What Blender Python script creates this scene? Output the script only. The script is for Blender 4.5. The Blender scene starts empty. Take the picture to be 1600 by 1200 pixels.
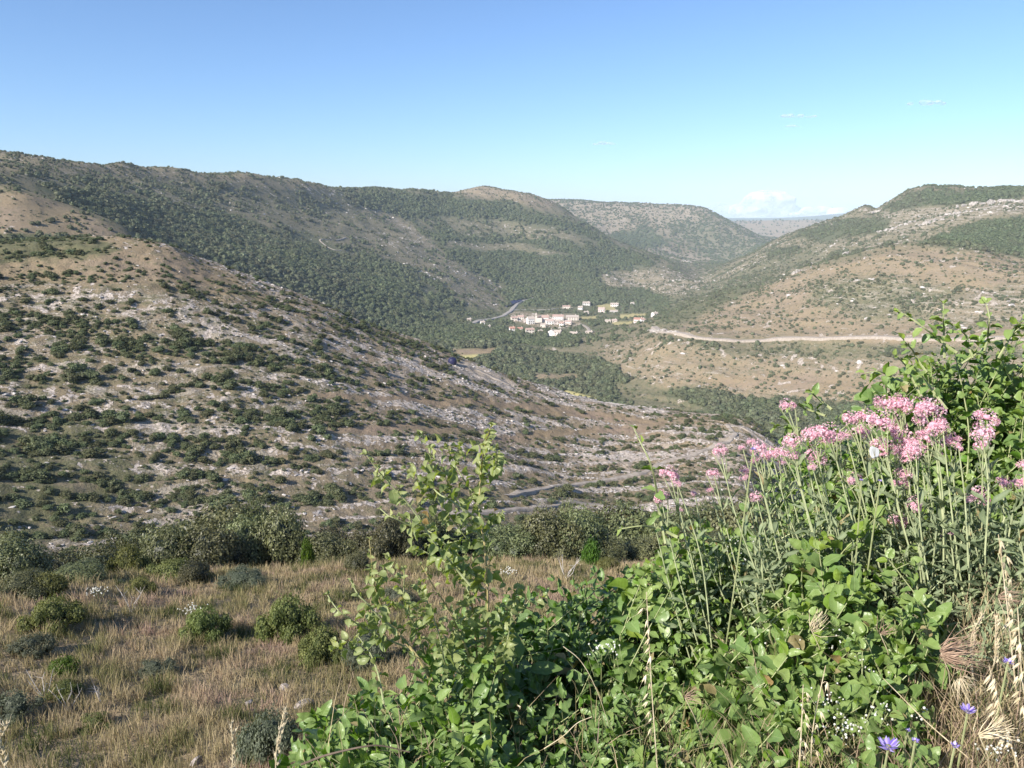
import bpy, math, random
import numpy as np
from mathutils import Vector, Matrix
random.seed(7); rng = np.random.default_rng(7)
R = math.radians
scene = bpy.context.scene

# ------------------------------------------------------------------ camera, world, sun
FPX = 1250.0                       # focal length in pixels of the 1600 px wide photograph
PITCH = math.atan(270 / FPX)       # horizon sits at row 330
cam_d = bpy.data.cameras.new('camera'); cam = bpy.data.objects.new('camera', cam_d)
scene.collection.objects.link(cam); scene.camera = cam
cam_d.sensor_fit = 'HORIZONTAL'; cam_d.sensor_width = 36
cam_d.lens = 36 * FPX / 1600
cam_d.clip_start = 0.05; cam_d.clip_end = 200000
cam.location = (0, 0, 0); cam.rotation_euler = (math.pi / 2 - PITCH, 0, 0)

SUN_AZ, SUN_EL = R(-130), R(34)    # azimuth from +Y (view direction), sun behind the left shoulder
sun_dir = Vector((math.sin(SUN_AZ) * math.cos(SUN_EL), math.cos(SUN_AZ) * math.cos(SUN_EL), math.sin(SUN_EL)))
w = bpy.data.worlds.new('World'); scene.world = w; w.use_nodes = True
nt = w.node_tree; bg = nt.nodes['Background']
sky = nt.nodes.new('ShaderNodeTexSky'); sky.sky_type = 'NISHITA'; sky.sun_disc = False
sky.sun_elevation = SUN_EL; sky.sun_rotation = SUN_AZ
sky.altitude = 1800; sky.air_density = 1.0; sky.dust_density = 3.0; sky.ozone_density = 5.8
nt.links.new(sky.outputs[0], bg.inputs[0]); bg.inputs[1].default_value = 0.112
sl = bpy.data.lights.new('sun', 'SUN'); sl.energy = 5.0; sl.angle = R(0.53); sl.color = (1.0, 0.93, 0.84)
so = bpy.data.objects.new('sun', sl); scene.collection.objects.link(so)
so.rotation_euler = sun_dir.to_track_quat('Z', 'Y').to_euler()
scene.view_settings.view_transform = 'Standard'; scene.view_settings.look = 'None'
scene.view_settings.exposure = 0.78; scene.view_settings.gamma = 1; scene.view_settings.use_curve_mapping = False
scene.cycles.max_bounces = 6; scene.cycles.volume_bounces = 1
scene.cycles.transparent_max_bounces = 8

# ------------------------------------------------------------------ projection helpers
def ray(px, py):
    """unit-free world direction through a pixel of the 1600x1200 photograph"""
    px = np.asarray(px, float); py = np.asarray(py, float)
    x = (px - 800) / FPX; u = (600 - py) / FPX
    cp, sp = math.cos(PITCH), math.sin(PITCH)
    return x, cp + u * sp, -sp + u * cp
def P(px, py, r):
    """world point at horizontal distance r behind a pixel"""
    x, y, z = ray(px, py); k = r / np.hypot(x, y)
    return np.array([x * k, y * k, z * k])
def unproj(x, y, z):
    cp, sp = math.cos(PITCH), math.sin(PITCH)
    d = y * cp - z * sp; u = y * sp + z * cp
    d = np.where(d < 1e-3, 1e-3, d)
    return 800 + FPX * x / d, 600 - FPX * u / d

# ------------------------------------------------------------------ noise
def _hash(ix, iy, seed):
    h = (ix.astype(np.int64) * 374761393 + iy.astype(np.int64) * 668265263 + seed * 1442695041) & 0xffffffff
    h = ((h ^ (h >> 13)) * 1274126177) & 0xffffffff
    return ((h ^ (h >> 16)) & 0xffff) / 65535.0 * 2 * math.pi
def perlin(x, y, seed=0):
    x = np.asarray(x, float); y = np.asarray(y, float)
    ix = np.floor(x); iy = np.floor(y); fx = x - ix; fy = y - iy
    def g(a, b):
        t = _hash(ix + a, iy + b, seed); return np.cos(t) * (fx - a) + np.sin(t) * (fy - b)
    u = fx * fx * fx * (fx * (fx * 6 - 15) + 10); v = fy * fy * fy * (fy * (fy * 6 - 15) + 10)
    a = g(0, 0) * (1 - u) + g(1, 0) * u; b = g(0, 1) * (1 - u) + g(1, 1) * u
    return (a * (1 - v) + b * v) * 1.5
def fbm(x, y, n=4, seed=0):
    s = 0; a = 1; t = 0
    for i in range(n):
        s = s + a * perlin(x * 2**i, y * 2**i, seed + i); t += a; a *= .5
    return s / t
def sstep(a, b, x):
    t = np.clip((x - a) / (b - a), 0, 1); return t * t * (3 - 2 * t)

# ------------------------------------------------------------------ terrain knots (column px, row py or height, distance)
def Y(*a): return [(px, ('y', v), r) for px, v, r in a]
def Zc(*a): return [(px, ('z', v), r) for px, v, r in a]
E0, E1 = -320, 1920
CURVES = [
 Zc((E0,-1.5,.3),(E1,-1.5,.3)),
 Zc((E0,-1.62,1.7),(500,-1.6,1.7),(900,-1.5,1.7),(E1,-1.42,1.7)),
 Zc((E0,-2.5,3),(500,-2.45,3),(900,-2.2,3),(1300,-1.95,3),(E1,-1.85,3)),
 Zc((E0,-8.1,10),(0,-7.75,10),(500,-7.6,10),(1000,-7.2,10),(1600,-6.6,10),(E1,-6.4,10)),
 Y((E0,985,25),(0,928,28),(300,903,32),(500,887,34),(900,880,36),(1300,888,36),(E1,890,34)),
 Zc((E0,-56,92),(0,-58,98),(450,-63,115),(700,-70,125),(1000,-83,150),(1300,-98,175),(1600,-108,195),(E1,-112,200)),
 Y((E0,850,145),(0,846,150),(450,832,155),(700,818,168),(1000,800,215),(1150,788,235))+Zc((1300,-108,245),(1600,-120,262),(E1,-122,262)),
 Y((E0,650,200),(0,650,203),(450,652,205),(700,682,225),(1000,722,262),(1150,718,275))+Zc((1300,-116,300),(1600,-135,330),(E1,-138,330)),
 Y((E0,372,345),(0,379,335),(120,376,330),(230,381,325),(330,416,320),(450,460,315),(560,508,312),(700,561,310),(800,600,312),(1000,648,320),(1100,657,322),(1160,668,322),(1230,712,322))+Zc((1300,-128,350),(1600,-145,400),(E1,-146,400)),
 Zc((E0,-55,520),(0,-62,520),(230,-80,520),(450,-115,510),(700,-152,500),(1000,-184,500),(1300,-188,500),(1600,-178,500),(E1,-176,500)),
 Y((E0,288,770),(0,291,745),(100,325,725),(200,364,710))+Zc((300,-85,700),(450,-150,700),(700,-180,740),(850,-183,740))+Y((1000,642,735),(1150,672,680),(1300,690,640),(1450,692,620),(1600,700,600),(E1,700,600)),
 Zc((E0,0,890),(0,-8,890),(200,-72,860),(450,-150,900),(600,-172,940))+Y((700,545,985),(850,560,955),(950,550,930),(1000,535,930),(1050,523,905),(1200,530,880),(1400,531,830),(1600,535,780),(E1,535,780)),
 Zc((E0,52,1000),(0,42,1000),(200,-10,1000),(300,-50,1010))+Y((450,430,1080),(600,470,1150),(700,500,1220),(800,505,1290),(900,502,1330),(1000,500,1290),(1100,480,1160),(1200,450,1130),(1300,415,1120),(1400,391,1110),(1500,392,1080),(1600,415,1020),(E1,430,980)),
 Y((E0,240,1110),(0,257,1100),(200,312,1160),(450,382,1310),(600,412,1440),(700,440,1500),(800,465,1600),(900,474,1620),(1000,480,1600),(1060,476,1450))+Zc((1200,-112,1340),(1300,-88,1340),(1400,-62,1330),(1500,-50,1280))+Y((1600,400,1230),(E1,400,1200)),
 Y((E0,232,1170),(0,250,1160),(200,286,1310),(450,330,1560),(600,350,1800),(700,370,1900),(800,390,1960),(900,405,1960),(1000,440,1900),(1100,450,1750),(1200,410,1700),(1300,380,1650),(1400,350,1600),(1500,345,1500),(1600,345,1450),(E1,345,1430)),
 Y((E0,222,1260),(0,244,1240),(120,258,1310),(230,268,1450),(330,272,1560),(430,283,1700),(530,297,1900),(660,304,2200),(700,303,2300),(730,297,2340),(760,292,2350),(800,296,2350),(870,315,2350),(900,335,2300),(960,375,2250),(1050,422,2150),(1095,443,2100),(1130,424,2080),(1180,399,2090),(1240,370,2100),(1310,345,2100),(1335,334,2100),(1352,328,2100),(1368,333,2080),(1385,325,2000),(1430,303,1900),(1500,299,1800),(1600,296,1750),(E1,286,1700)),
 Zc((E0,20,2000),(500,10,2500),(700,20,2900),(870,-80,2850),(1000,-150,2700),(1100,-170,2650),(1200,-150,2600),(1350,-60,2600),(1600,10,2400),(E1,20,2300)),
 Zc((E0,15,3200),(700,20,3200),(800,-10,3200))+Y((870,352,3150),(950,372,3100),(1050,400,3000),(1100,414,3000),(1140,420,3000))+Zc((1200,-125,3000),(1350,-70,3000),(1600,10,3000),(E1,20,3000)),
 Zc((E0,20,3900),(700,25,3900))+Y((830,317,3900),(900,315,3900),(950,320,3900),(1000,319,3900),(1060,323,3850),(1100,329,3800),(1120,337,3750),(1150,354,3650),(1200,380,3500),(1235,388,3500))+Zc((1300,-110,3500),(1450,-30,3500),(1600,10,3500),(E1,20,3500)),
 Zc((E0,0,4400),(800,0,4400),(1000,-100,4400),(1150,-140,4400),(1300,-140,4400),(1450,-50,4400),(E1,0,4400)),
 Zc((E0,-20,5200),(800,-40,5200))+Y((1100,366,5000),(1150,372,5000),(1220,380,5000),(1300,378,5000))+Zc((1500,-60,5200),(E1,-20,5200)),
 Zc((E0,-40,6500),(800,-60,6500))+Y((1100,347,6500),(1200,345,6500),(1320,344,6500))+Zc((1500,-60,6500),(E1,-40,6500)),
 Zc((E0,-150,9000),(E1,-150,9000)),
 Y((E0,338,13000),(900,340,13000),(1120,341,13000),(1200,341,13000),(1260,338.5,13000),(1330,333,13000),(1420,331,13000),(E1,334,13000)),
 Zc((E0,-260,17000),(E1,-260,17000)),
]
azd = R(37)
AZ = np.concatenate([np.linspace(-math.pi, -R(62), 90, endpoint=False), np.linspace(-R(62), -azd, 90, endpoint=False),
                     np.linspace(-azd, azd, 1320), np.linspace(azd, R(62), 91)[1:], np.linspace(R(62), math.pi, 91)[1:-1]])
RR = np.concatenate([np.geomspace(.3, 8, 40, endpoint=False), np.geomspace(8, 42, 130, endpoint=False), np.geomspace(42, 110, 40, endpoint=False),
                     np.geomspace(110, 380, 330, endpoint=False), np.geomspace(380, 640, 60, endpoint=False),
                     np.geomspace(640, 2600, 400, endpoint=False), np.geomspace(2600, 17000, 190)])
NA, NR = len(AZ), len(RR)
def pchip_slopes(x, y):
    h = np.diff(x, axis=0); d = np.diff(y, axis=0) / h
    m = np.zeros_like(y)
    w1 = 2 * h[1:] + h[:-1]; w2 = h[1:] + 2 * h[:-1]
    ok = d[1:] * d[:-1] > 0
    with np.errstate(divide='ignore', invalid='ignore'):
        hm = (w1 + w2) / (w1 / d[:-1] + w2 / d[1:])
    m[1:-1] = np.where(ok, hm, 0)
    m[0] = d[0]; m[-1] = d[-1]
    return m
def curve_to_cols(c):
    a, rr, zz = [], [], []
    for px, (k, v), r in sorted(c, key=lambda t: t[0]):
        if k == 'y':
            p = P(px, v, r); a.append(math.atan2(p[0], p[1])); zz.append(p[2])
        else:
            p = P(px, 600, r); a.append(math.atan2(p[0], p[1])); zz.append(v)
        rr.append(r)
    # close the ring behind the camera
    a = np.array([-math.pi - .01, -2.2] + a + [2.2, math.pi + .01]); mz = (zz[0] + zz[-1]) / 2; mr = (rr[0] + rr[-1]) / 2
    zz = np.array([mz, mz] + zz + [mz, mz]); rr = np.array([mr, mr] + rr + [mr, mr])
    def ev(y):
        m = pchip_slopes(a[:, None], y[:, None])[:, 0]
        i = np.clip(np.searchsorted(a, AZ) - 1, 0, len(a) - 2); h = a[i + 1] - a[i]; t = (AZ - a[i]) / h
        return ((2*t**3 - 3*t**2 + 1) * y[i] + (t**3 - 2*t**2 + t) * h * m[i] + (-2*t**3 + 3*t**2) * y[i+1] + (t**3 - t**2) * h * m[i+1])
    return ev(rr), ev(zz)
KR, KZ = map(np.array, zip(*[curve_to_cols(c) for c in CURVES]))
KM = pchip_slopes(KR, KZ)
Zg = np.zeros((NR, NA)); KI = np.zeros((NR, NA))
for k in range(len(CURVES) - 1):
    r0, r1 = KR[k] - (.05 if k == 0 else 0), KR[k + 1]
    msk = (RR[:, None] >= r0[None]) & (RR[:, None] <= r1[None] + 1e-9)
    h = (r1 - r0)[None]; t = (RR[:, None] - r0[None]) / h
    v = (2*t**3 - 3*t**2 + 1) * KZ[k] + (t**3 - 2*t**2 + t) * h * KM[k] + (-2*t**3 + 3*t**2) * KZ[k+1] + (t**3 - t**2) * h * KM[k+1]
    Zg = np.where(msk, v, Zg); KI = np.where(msk, k + t, KI)
XX = np.sin(AZ)[None] * RR[:, None]; YY = np.cos(AZ)[None] * RR[:, None]; RM = np.broadcast_to(RR[:, None], XX.shape)
Zsmooth = Zg.copy()
# relief: octaves that fade in with distance
vill = sstep(1150, 1200, RM) * (1 - sstep(1600, 1700, RM)) * sstep(-.06, 0, AZ)[None] * (1 - sstep(.17, .22, AZ))[None]
for i, lam in enumerate([420, 190, 90, 45, 22, 11, 5.5, 2.6, 1.2]):
    n = perlin(XX / lam + 31.7 * i, YY / lam - 17.3 * i, 40 + i)
    if lam >= 45: n = (1 - 2 * np.abs(n)) * .6 + n * .4                 # ridged gullies for the large shapes
    amp = lam * (.035 if lam > 300 else .04 if lam > 60 else .026 if lam > 10 else .035)
    fade = sstep(1.6, 5.5, RM / lam)
    if lam < 30: fade = fade * (1 - sstep(250, 500, RM / lam))
    if lam > 60: fade = fade * (1 - .8 * vill)
    fade = fade * (1 - .75 * sstep(3300, 6000, RM))
    Zg += n * amp * fade
# broken ledges that follow the contours of the near hillside and the round hill
ARC = AZ[None] * RM
LEDGE = perlin(KI * 9 + .4 * perlin(XX / 45, YY / 45, 81), ARC / 80, 82) + .6 * perlin(KI * 21 + .6 * perlin(XX / 25, YY / 25, 83), ARC / 20, 84)
LEDGE_FAR = perlin(KI * 9 + .4 * perlin(XX / 120, YY / 120, 85), ARC / 110, 86) + .6 * perlin(KI * 24, ARC / 50, 87)
wt = sstep(120, 150, RM) * (1 - sstep(330, 400, RM))
Zg = Zg + wt * .55 * sstep(-.15, .25, LEDGE) + wt * .3 * perlin(XX / 3.1, YY / 3.1, 88)
wt2 = sstep(600, 660, RM) * (1 - sstep(1500, 1700, RM)) * sstep(.14, .2, AZ)[None]
Zg = Zg + wt2 * 1.6 * sstep(-.15, .25, LEDGE_FAR)
TAN = Zg / RM; RUN = np.maximum.accumulate(TAN, axis=0)
RUNP = np.vstack([np.full((1, NA), -9.0), RUN[:-1]])
def zat(x, y, grid=None):
    g = Zg if grid is None else grid
    x = np.asarray(x, float); y = np.asarray(y, float)
    a = np.arctan2(x, y); r = np.hypot(x, y)
    i = np.clip(np.searchsorted(AZ, a) - 1, 0, NA - 2); j = np.clip(np.searchsorted(RR, r) - 1, 0, NR - 2)
    u = np.clip((a - AZ[i]) / (AZ[i+1] - AZ[i]), 0, 1); v = np.clip((r - RR[j]) / (RR[j+1] - RR[j]), 0, 1)
    return g[j, i]*(1-u)*(1-v) + g[j, i+1]*u*(1-v) + g[j+1, i]*(1-u)*v + g[j+1, i+1]*u*v
def hit(px, py, rmin=3.0):
    """first terrain point behind a pixel, beyond distance rmin"""
    x, y, z = ray(px, py); a = math.atan2(x, y); tz = float(z / math.hypot(x, y))
    i = int(np.clip(np.searchsorted(AZ, a), 0, NA - 1))
    col = Zg[:, i] / RR; js = np.where((col >= tz) & (RR > rmin))[0]
    if len(js) == 0:
        js = [int(np.argmax(np.where((RR > rmin) & (RR < rmin * 2.5), col, -9)))]; r = RR[js[0]]
    else:
        j = js[0]; c0, c1 = col[j - 1], col[j]
        t = (tz - c0) / (c1 - c0) if c1 > c0 and RR[j - 1] > rmin else 1
        r = RR[j - 1] + (RR[j] - RR[j - 1]) * max(0, min(1, t))
    X, Yy = math.sin(a) * r, math.cos(a) * r
    return np.array([X, Yy, float(zat(X, Yy))])

# ------------------------------------------------------------------ ground cover zones, drawn over the hillsides
PXg, PYg = unproj(XX, YY, Zg)
back = (np.abs(AZ) > R(60))[None] & np.ones_like(XX, bool)
PXg = np.where(back, 3000, PXg); PYg = np.where(back, 600, PYg)
PXw = PXg + 16 * fbm(XX / (RM * .05 + 1), YY / (RM * .05 + 1), 3, 5); PYw = PYg + 8 * fbm(XX / (RM * .05 + 1), YY / (RM * .05 + 1), 3, 6)
def poly_sd(poly, x, y):
    n = len(poly); inside = np.zeros(x.shape, bool); d = np.full(x.shape, 1e9)
    for i in range(n):
        x0, y0 = poly[i]; x1, y1 = poly[(i + 1) % n]
        ex, ey = x1 - x0, y1 - y0
        t = np.clip(((x - x0) * ex + (y - y0) * ey) / (ex * ex + ey * ey + 1e-9), 0, 1)
        d = np.minimum(d, np.hypot(x - x0 - t * ex, y - y0 - t * ey))
        c = ((y0 > y) != (y1 > y)) & (x < (x1 - x0) * (y - y0) / ((y1 - y0) if y1 != y0 else 1e-9) + x0)
        inside ^= c
    return np.where(inside, d, -d)
CH = dict(wood=0, shrub=1, rock=2, green=3, tone=4, yellow=5)
Mz = np.zeros((6, NR, NA), np.float32)
def base(r0, r1, **k):
    m = (RM >= r0) & (RM < r1)
    for c, v in k.items(): Mz[CH[c]][m] = v
base(0, 3.4, wood=.9, shrub=0, rock=0, green=.8, tone=0)
base(3.4, 45, wood=0, shrub=0, rock=.05, green=.35, tone=.7)
base(45, 110, wood=.9, shrub=.6, rock=.3, green=.5, tone=.3)
base(110, 480, wood=0, shrub=.8, rock=.60, green=.3, tone=.65)
base(480, 900, wood=.5, shrub=.3, rock=.15, green=.5, tone=.5)
base(900, 2600, wood=.45, shrub=.35, rock=.35, green=.4, tone=.4)
base(2600, 4400, wood=.06, shrub=.35, rock=.6, green=.15, tone=.4)
base(4400, 7500, wood=.0, shrub=.35, rock=.25, green=.0, tone=.6)
base(7500, 20000, wood=1, shrub=0, rock=0, green=1, tone=0)
def zone(r0, r1, poly, feather=8, **k):
    j0, j1 = np.searchsorted(RR, r0), np.searchsorted(RR, r1)
    xs = [p[0] for p in poly]; ys = [p[1] for p in poly]
    sx, sy = PXw[j0:j1], PYw[j0:j1]
    m = (sx > min(xs) - feather) & (sx < max(xs) + feather) & (sy > min(ys) - feather) & (sy < max(ys) + feather)
    if not m.any(): return
    wv = sstep(-feather, feather, poly_sd(poly, sx[m], sy[m]))
    for c, v in k.items():
        s = Mz[CH[c]][j0:j1]; s[m] = s[m] * (1 - wv) + v * wv
# near hillside
zone(110, 480, [(-300,350),(-300,470),(60,450),(250,450),(420,470),(300,400),(230,375)], 10, shrub=.3, rock=.2, green=.35, tone=.75)
zone(110, 480, [(-300,440),(60,440),(260,445),(500,520),(560,620),(520,780),(400,900),(-300,900)], 25, shrub=1.15, rock=.62, green=.55, tone=.5)
zone(110, 480, [(-300,690),(180,660),(220,760),(60,850),(-300,880)], 25, shrub=1.3, rock=.42, green=.7, tone=.3)
zone(110, 480, [(-300,350),(-300,412),(130,408),(190,392),(120,360)], 6, shrub=.95, wood=.25, rock=.05, green=.8)
zone(110, 480, [(560,520),(700,560),(1000,650),(1150,668),(1200,720),(700,660),(560,600)], 12, shrub=.62, rock=.62, green=.15, tone=.6)
zone(110, 480, [(440,700),(700,760),(1000,760),(1200,720),(1250,900),(400,900)], 14, shrub=.95, rock=.5, green=.4, tone=.45)
for a, b in (((480,612),(900,640)), ((520,668),(720,668)), ((740,688),(1010,668)), ((820,640),(1050,662))):
    zone(110, 480, [a, ((a[0]+b[0])/2, (a[1]+b[1])/2 - 5), b, (b[0], b[1] + 7), ((a[0]+b[0])/2, (a[1]+b[1])/2 + 6), (a[0], a[1] + 7)], 4, shrub=.03, rock=.02, green=.2, tone=1)
zone(110, 480, [(702,562),(735,570),(790,592),(808,607),(775,606),(720,588)], 5, shrub=.02, rock=1.15, green=0, tone=.6)
# far brown slope at the left edge
zone(480, 860, [(-300,270),(0,285),(110,322),(220,372),(-300,400)], 8, wood=0, shrub=.4, rock=.25, green=.3, tone=.7)
zone(480, 860, [(-300,360),(0,362),(100,368),(230,378),(230,395),(-300,395)], 5, wood=.9, shrub=.5, green=.8)
zone(480, 860, [(-300,270),(0,284),(110,318),(40,300),(-300,292)], 5, wood=.1, shrub=.7, green=.6)
# long wooded ridge
zone(860, 2150, [(-300,210),(0,240),(330,268),(540,292),(700,300),(640,345),(430,330),(240,320),(100,300),(-300,290)], 10, wood=.52, shrub=1.3, rock=.42, green=.4, tone=.35)
zone(860, 2150, [(-300,225),(0,238),(330,266),(530,292),(530,303),(330,284),(100,270),(-300,250)], 5, wood=.2, shrub=.9, rock=.4, green=.3, tone=.35)
zone(860, 2150, [(60,290),(160,300),(330,335),(480,370),(600,400),(640,430),(800,520),(780,560),(700,560),(560,500),(420,450),(300,400),(190,360)], 12, wood=1, shrub=.3, rock=.05, green=1, tone=.1)
zone(860, 2150, [(520,372),(620,365),(700,400),(790,455),(820,480),(770,488),(700,450),(600,420)], 12, wood=.38, shrub=.5, rock=.5, green=.3, tone=.35)
zone(860, 2150, [(560,395),(640,420),(720,480),(700,500),(640,470),(560,430)], 8, wood=.75, shrub=.5, rock=.3, green=.6)
zone(860, 2150, [(400,360),(560,372),(640,405),(560,400),(420,375)], 8, wood=.55, shrub=.4, rock=.4)
zone(860, 2150, [(570,330),(650,335),(740,390),(820,450),(800,462),(720,420),(640,370)], 8, wood=.22, shrub=.4, rock=.6, green=.2, tone=.4)
zone(860, 1500, [(650,505),(740,478),(800,490),(830,510),(720,520)], 6, wood=.6, shrub=.6, rock=.2, green=.8)
# central hill
zone(1500, 2600, [(680,312),(740,288),(780,288),(880,312),(860,325),(780,312)], 5, wood=.08, shrub=.4, rock=.45, green=.15, tone=.55)
zone(1500, 2600, [(530,300),(700,303),(820,322),(900,350),(1050,425),(1110,455),(1000,478),(830,475),(700,400),(640,350)], 10, wood=.85, shrub=.4, rock=.2, green=.9, tone=.15)
zone(1500, 2600, [(640,338),(760,340),(860,352),(930,375),(930,385),(800,372),(660,360)], 7, wood=.5, shrub=.4, rock=.45, green=.5, tone=.4)
zone(1500, 2600, [(700,375),(830,380),(900,400),(800,392),(690,388)], 4, wood=.4, shrub=.4, rock=.45, green=.5, tone=.4)
zone(1500, 2600, [(930,425),(1040,415),(1130,440),(1130,465),(1000,470),(950,445)], 9, wood=.25, shrub=.5, rock=.58, green=.3, tone=.3)
zone(1300, 2100, [(780,452),(1000,452),(1080,470),(1060,490),(800,490)], 7, wood=.95, shrub=.4, rock=.05, green=1)
# the hill behind it, with its dark wood and a pale scar
zone(2600, 4400, [(1040,345),(1110,345),(1200,380),(1190,412),(1130,420),(1090,400)], 8, wood=.55, green=.5, rock=.45, tone=.3)
zone(2600, 4400, [(960,365),(1010,355),(1060,375),(1040,385),(980,385)], 5, wood=.8, green=.8, rock=.1)
zone(2600, 4400, [(980,330),(1020,345),(1090,390),(1070,395),(1000,350)], 5, wood=.3, rock=.3, shrub=.5)
zone(2600, 4400, [(1080,328),(1130,340),(1210,382),(1190,386),(1100,350)], 5, wood=.35, green=.4, rock=.5)
zone(2600, 4400, [(1110,418),(1150,415),(1130,430),(1100,428)], 4, wood=.1, yellow=.5, green=.5)
# right hand hills
zone(1280, 2600, [(1100,445),(1250,362),(1390,318),(1650,290),(1950,280),(1950,470),(1200,470)], 8, wood=.25, shrub=.8, rock=.5, green=.5, tone=.4)
zone(1280, 2600, [(1385,326),(1440,300),(1700,288),(1950,280),(1950,300),(1600,310),(1500,318),(1420,326)], 5, wood=.8, shrub=.5, rock=.15, green=.8, tone=.2)
zone(1280, 2600, [(1380,330),(1500,320),(1620,308),(1950,300),(1950,330),(1600,335),(1500,340),(1420,365),(1360,355)], 6, wood=.3, shrub=.5, rock=.64, green=.4, tone=.3)
zone(1280, 2600, [(1240,372),(1320,345),(1400,340),(1390,360),(1330,368),(1290,380)], 5, wood=.8, rock=.15, green=.8, tone=.1)
zone(1000, 2600, [(1450,378),(1540,345),(1700,338),(1950,335),(1950,430),(1600,418),(1550,395)], 7, wood=1, rock=.03, green=1, tone=0)
zone(1280, 2600, [(1200,395),(1250,388),(1260,410),(1215,418)], 5, wood=.8, rock=.1, green=.8, tone=0)
zone(1000, 1700, [(1020,500),(1060,462),(1200,395),(1260,385),(1300,395),(1200,440),(1100,490)], 9, wood=.35, shrub=.7, rock=.4, green=.6, tone=.35)
zone(1000, 1700, [(1290,400),(1340,385),(1350,400),(1300,412)], 5, wood=.5, shrub=.6, rock=.3, green=.6)
zone(700, 1280, [(1030,505),(1120,478),(1250,425),(1400,388),(1520,388),(1650,415),(1950,430),(1950,540),(1400,540),(1200,530),(1050,520)], 9, wood=0, shrub=.5, rock=.4, green=.32, tone=.65)
zone(700, 1280, [(1270,440),(1380,430),(1480,445),(1560,470),(1480,500),(1350,500),(1260,470)], 14, wood=.08, shrub=1.3, rock=.55, green=.7, tone=.3)
zone(700, 1280, [(1440,470),(1600,440),(1950,450),(1950,500),(1480,515)], 10, wood=.08, shrub=1., rock=.6, green=.5, tone=.4)
zone(900, 1400, [(1020,512),(1040,470),(1130,440),(1250,420),(1130,475),(1060,510)], 8, wood=.45, shrub=.8, rock=.2, green=.7, tone=.3)
zone(560, 1000, [(920,545),(1000,525),(1060,528),(1200,540),(1400,542),(1950,545),(1950,640),(1300,640),(1150,625),(1050,615),(980,580)], 9, wood=.03, shrub=.65, rock=.46, green=.4, tone=.55)
zone(560, 1000, [(1040,530),(1200,538),(1950,545),(1950,562),(1250,562),(1120,552)], 6, wood=.2, shrub=.85, rock=.42, green=.6, tone=.4)
zone(560, 1000, [(1060,590),(1250,585),(1400,600),(1400,618),(1200,612)], 7, wood=0, shrub=.3, rock=.25, green=.3, tone=.8)
zone(480, 900, [(1000,615),(1080,605),(1180,625),(1300,632),(1950,640),(1950,760),(1180,720),(1000,660)], 8, wood=.95, shrub=.5, rock=.05, green=.9, tone=.2)
zone(560, 1100, [(730,560),(800,545),(930,555),(985,590),(1000,640),(960,650),(840,612)], 7, wood=1, shrub=.3, rock=.03, green=.9, tone=.2)
zone(560, 1000, [(960,595),(1010,600),(1100,640),(1060,650),(990,640)], 6, wood=.35, shrub=.5, rock=.3, green=.6, tone=.4)
zone(560, 1000, [(830,580),(900,582),(905,592),(850,592)], 3, wood=.05, shrub=.2, rock=.1, green=.4, tone=.8)
zone(560, 1000, [(862,604),(925,616),(935,622),(890,618)], 2, wood=.05, yellow=1, green=.6)
zone(800, 1200, [(700,542),(760,540),(775,548),(760,556),(712,556)], 3, wood=.05, shrub=.1, rock=.25, green=.1, tone=1)
zone(800, 1200, [(718,553),(745,551),(742,560),(722,560)], 2, wood=0, shrub=0, rock=0, yellow=1, green=.5)
zone(900, 1250, [(640,515),(720,505),(900,520),(900,540),(760,540),(700,540)], 6, wood=1, shrub=.3, rock=.02, green=1, tone=.1)
zone(1150, 1700, [(780,480),(1010,470),(1040,500),(1010,520),(880,530),(790,522)], 6, wood=.5, shrub=.4, rock=.25, green=.7, tone=.4)
for a in ([(928,475),(962,474),(968,483),(950,486),(932,482)], [(975,489),(1008,489),(1010,494),(974,497)], [(905,492),(930,491),(930,495),(905,496)], [(960,501),(1010,500),(1008,506),(965,507)]):
    zone(1150, 1700, a, 2, wood=0, shrub=0, rock=0, green=.5, yellow=.55, tone=.6)
zone(1150, 1700, [(795,488),(900,490),(905,508),(860,512),(800,505)], 3, wood=.06, shrub=.2, rock=.6, green=.3)
WOOD = np.clip(Mz[0] * 1.0, 0, 1)
NEARH = (RM > 108) & (RM < 480); MIDH = (RM >= 560) & (RM < 2100)
blot = fbm(XX / 7, YY / 7, 4, 171); blot2 = fbm(XX / 3.2, YY / 3.2, 3, 175)
rgt = sstep(-.38, -.05, AZ)[None]
rk_near = (.35 + 1.1 * rgt) * np.clip(LEDGE, -1, 1) + (.6 - .25 * rgt) * blot + (.95 - .35 * rgt) * blot2
ROCKM = np.zeros_like(RM)
ROCKM = np.where(NEARH, sstep(.36, .56, rk_near + (Mz[2] - .35) * .75), ROCKM)
rk_mid = .45 * np.clip(LEDGE_FAR, -1, 1) + .7 * fbm(XX / 22, YY / 22, 4, 181) + .8 * perlin(XX / 7, YY / 7, 183)
ROCKM = np.where(MIDH, sstep(.42, .7, rk_mid + (Mz[2] - .4) * .6), ROCKM) * (Mz[2] > .12)

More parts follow.
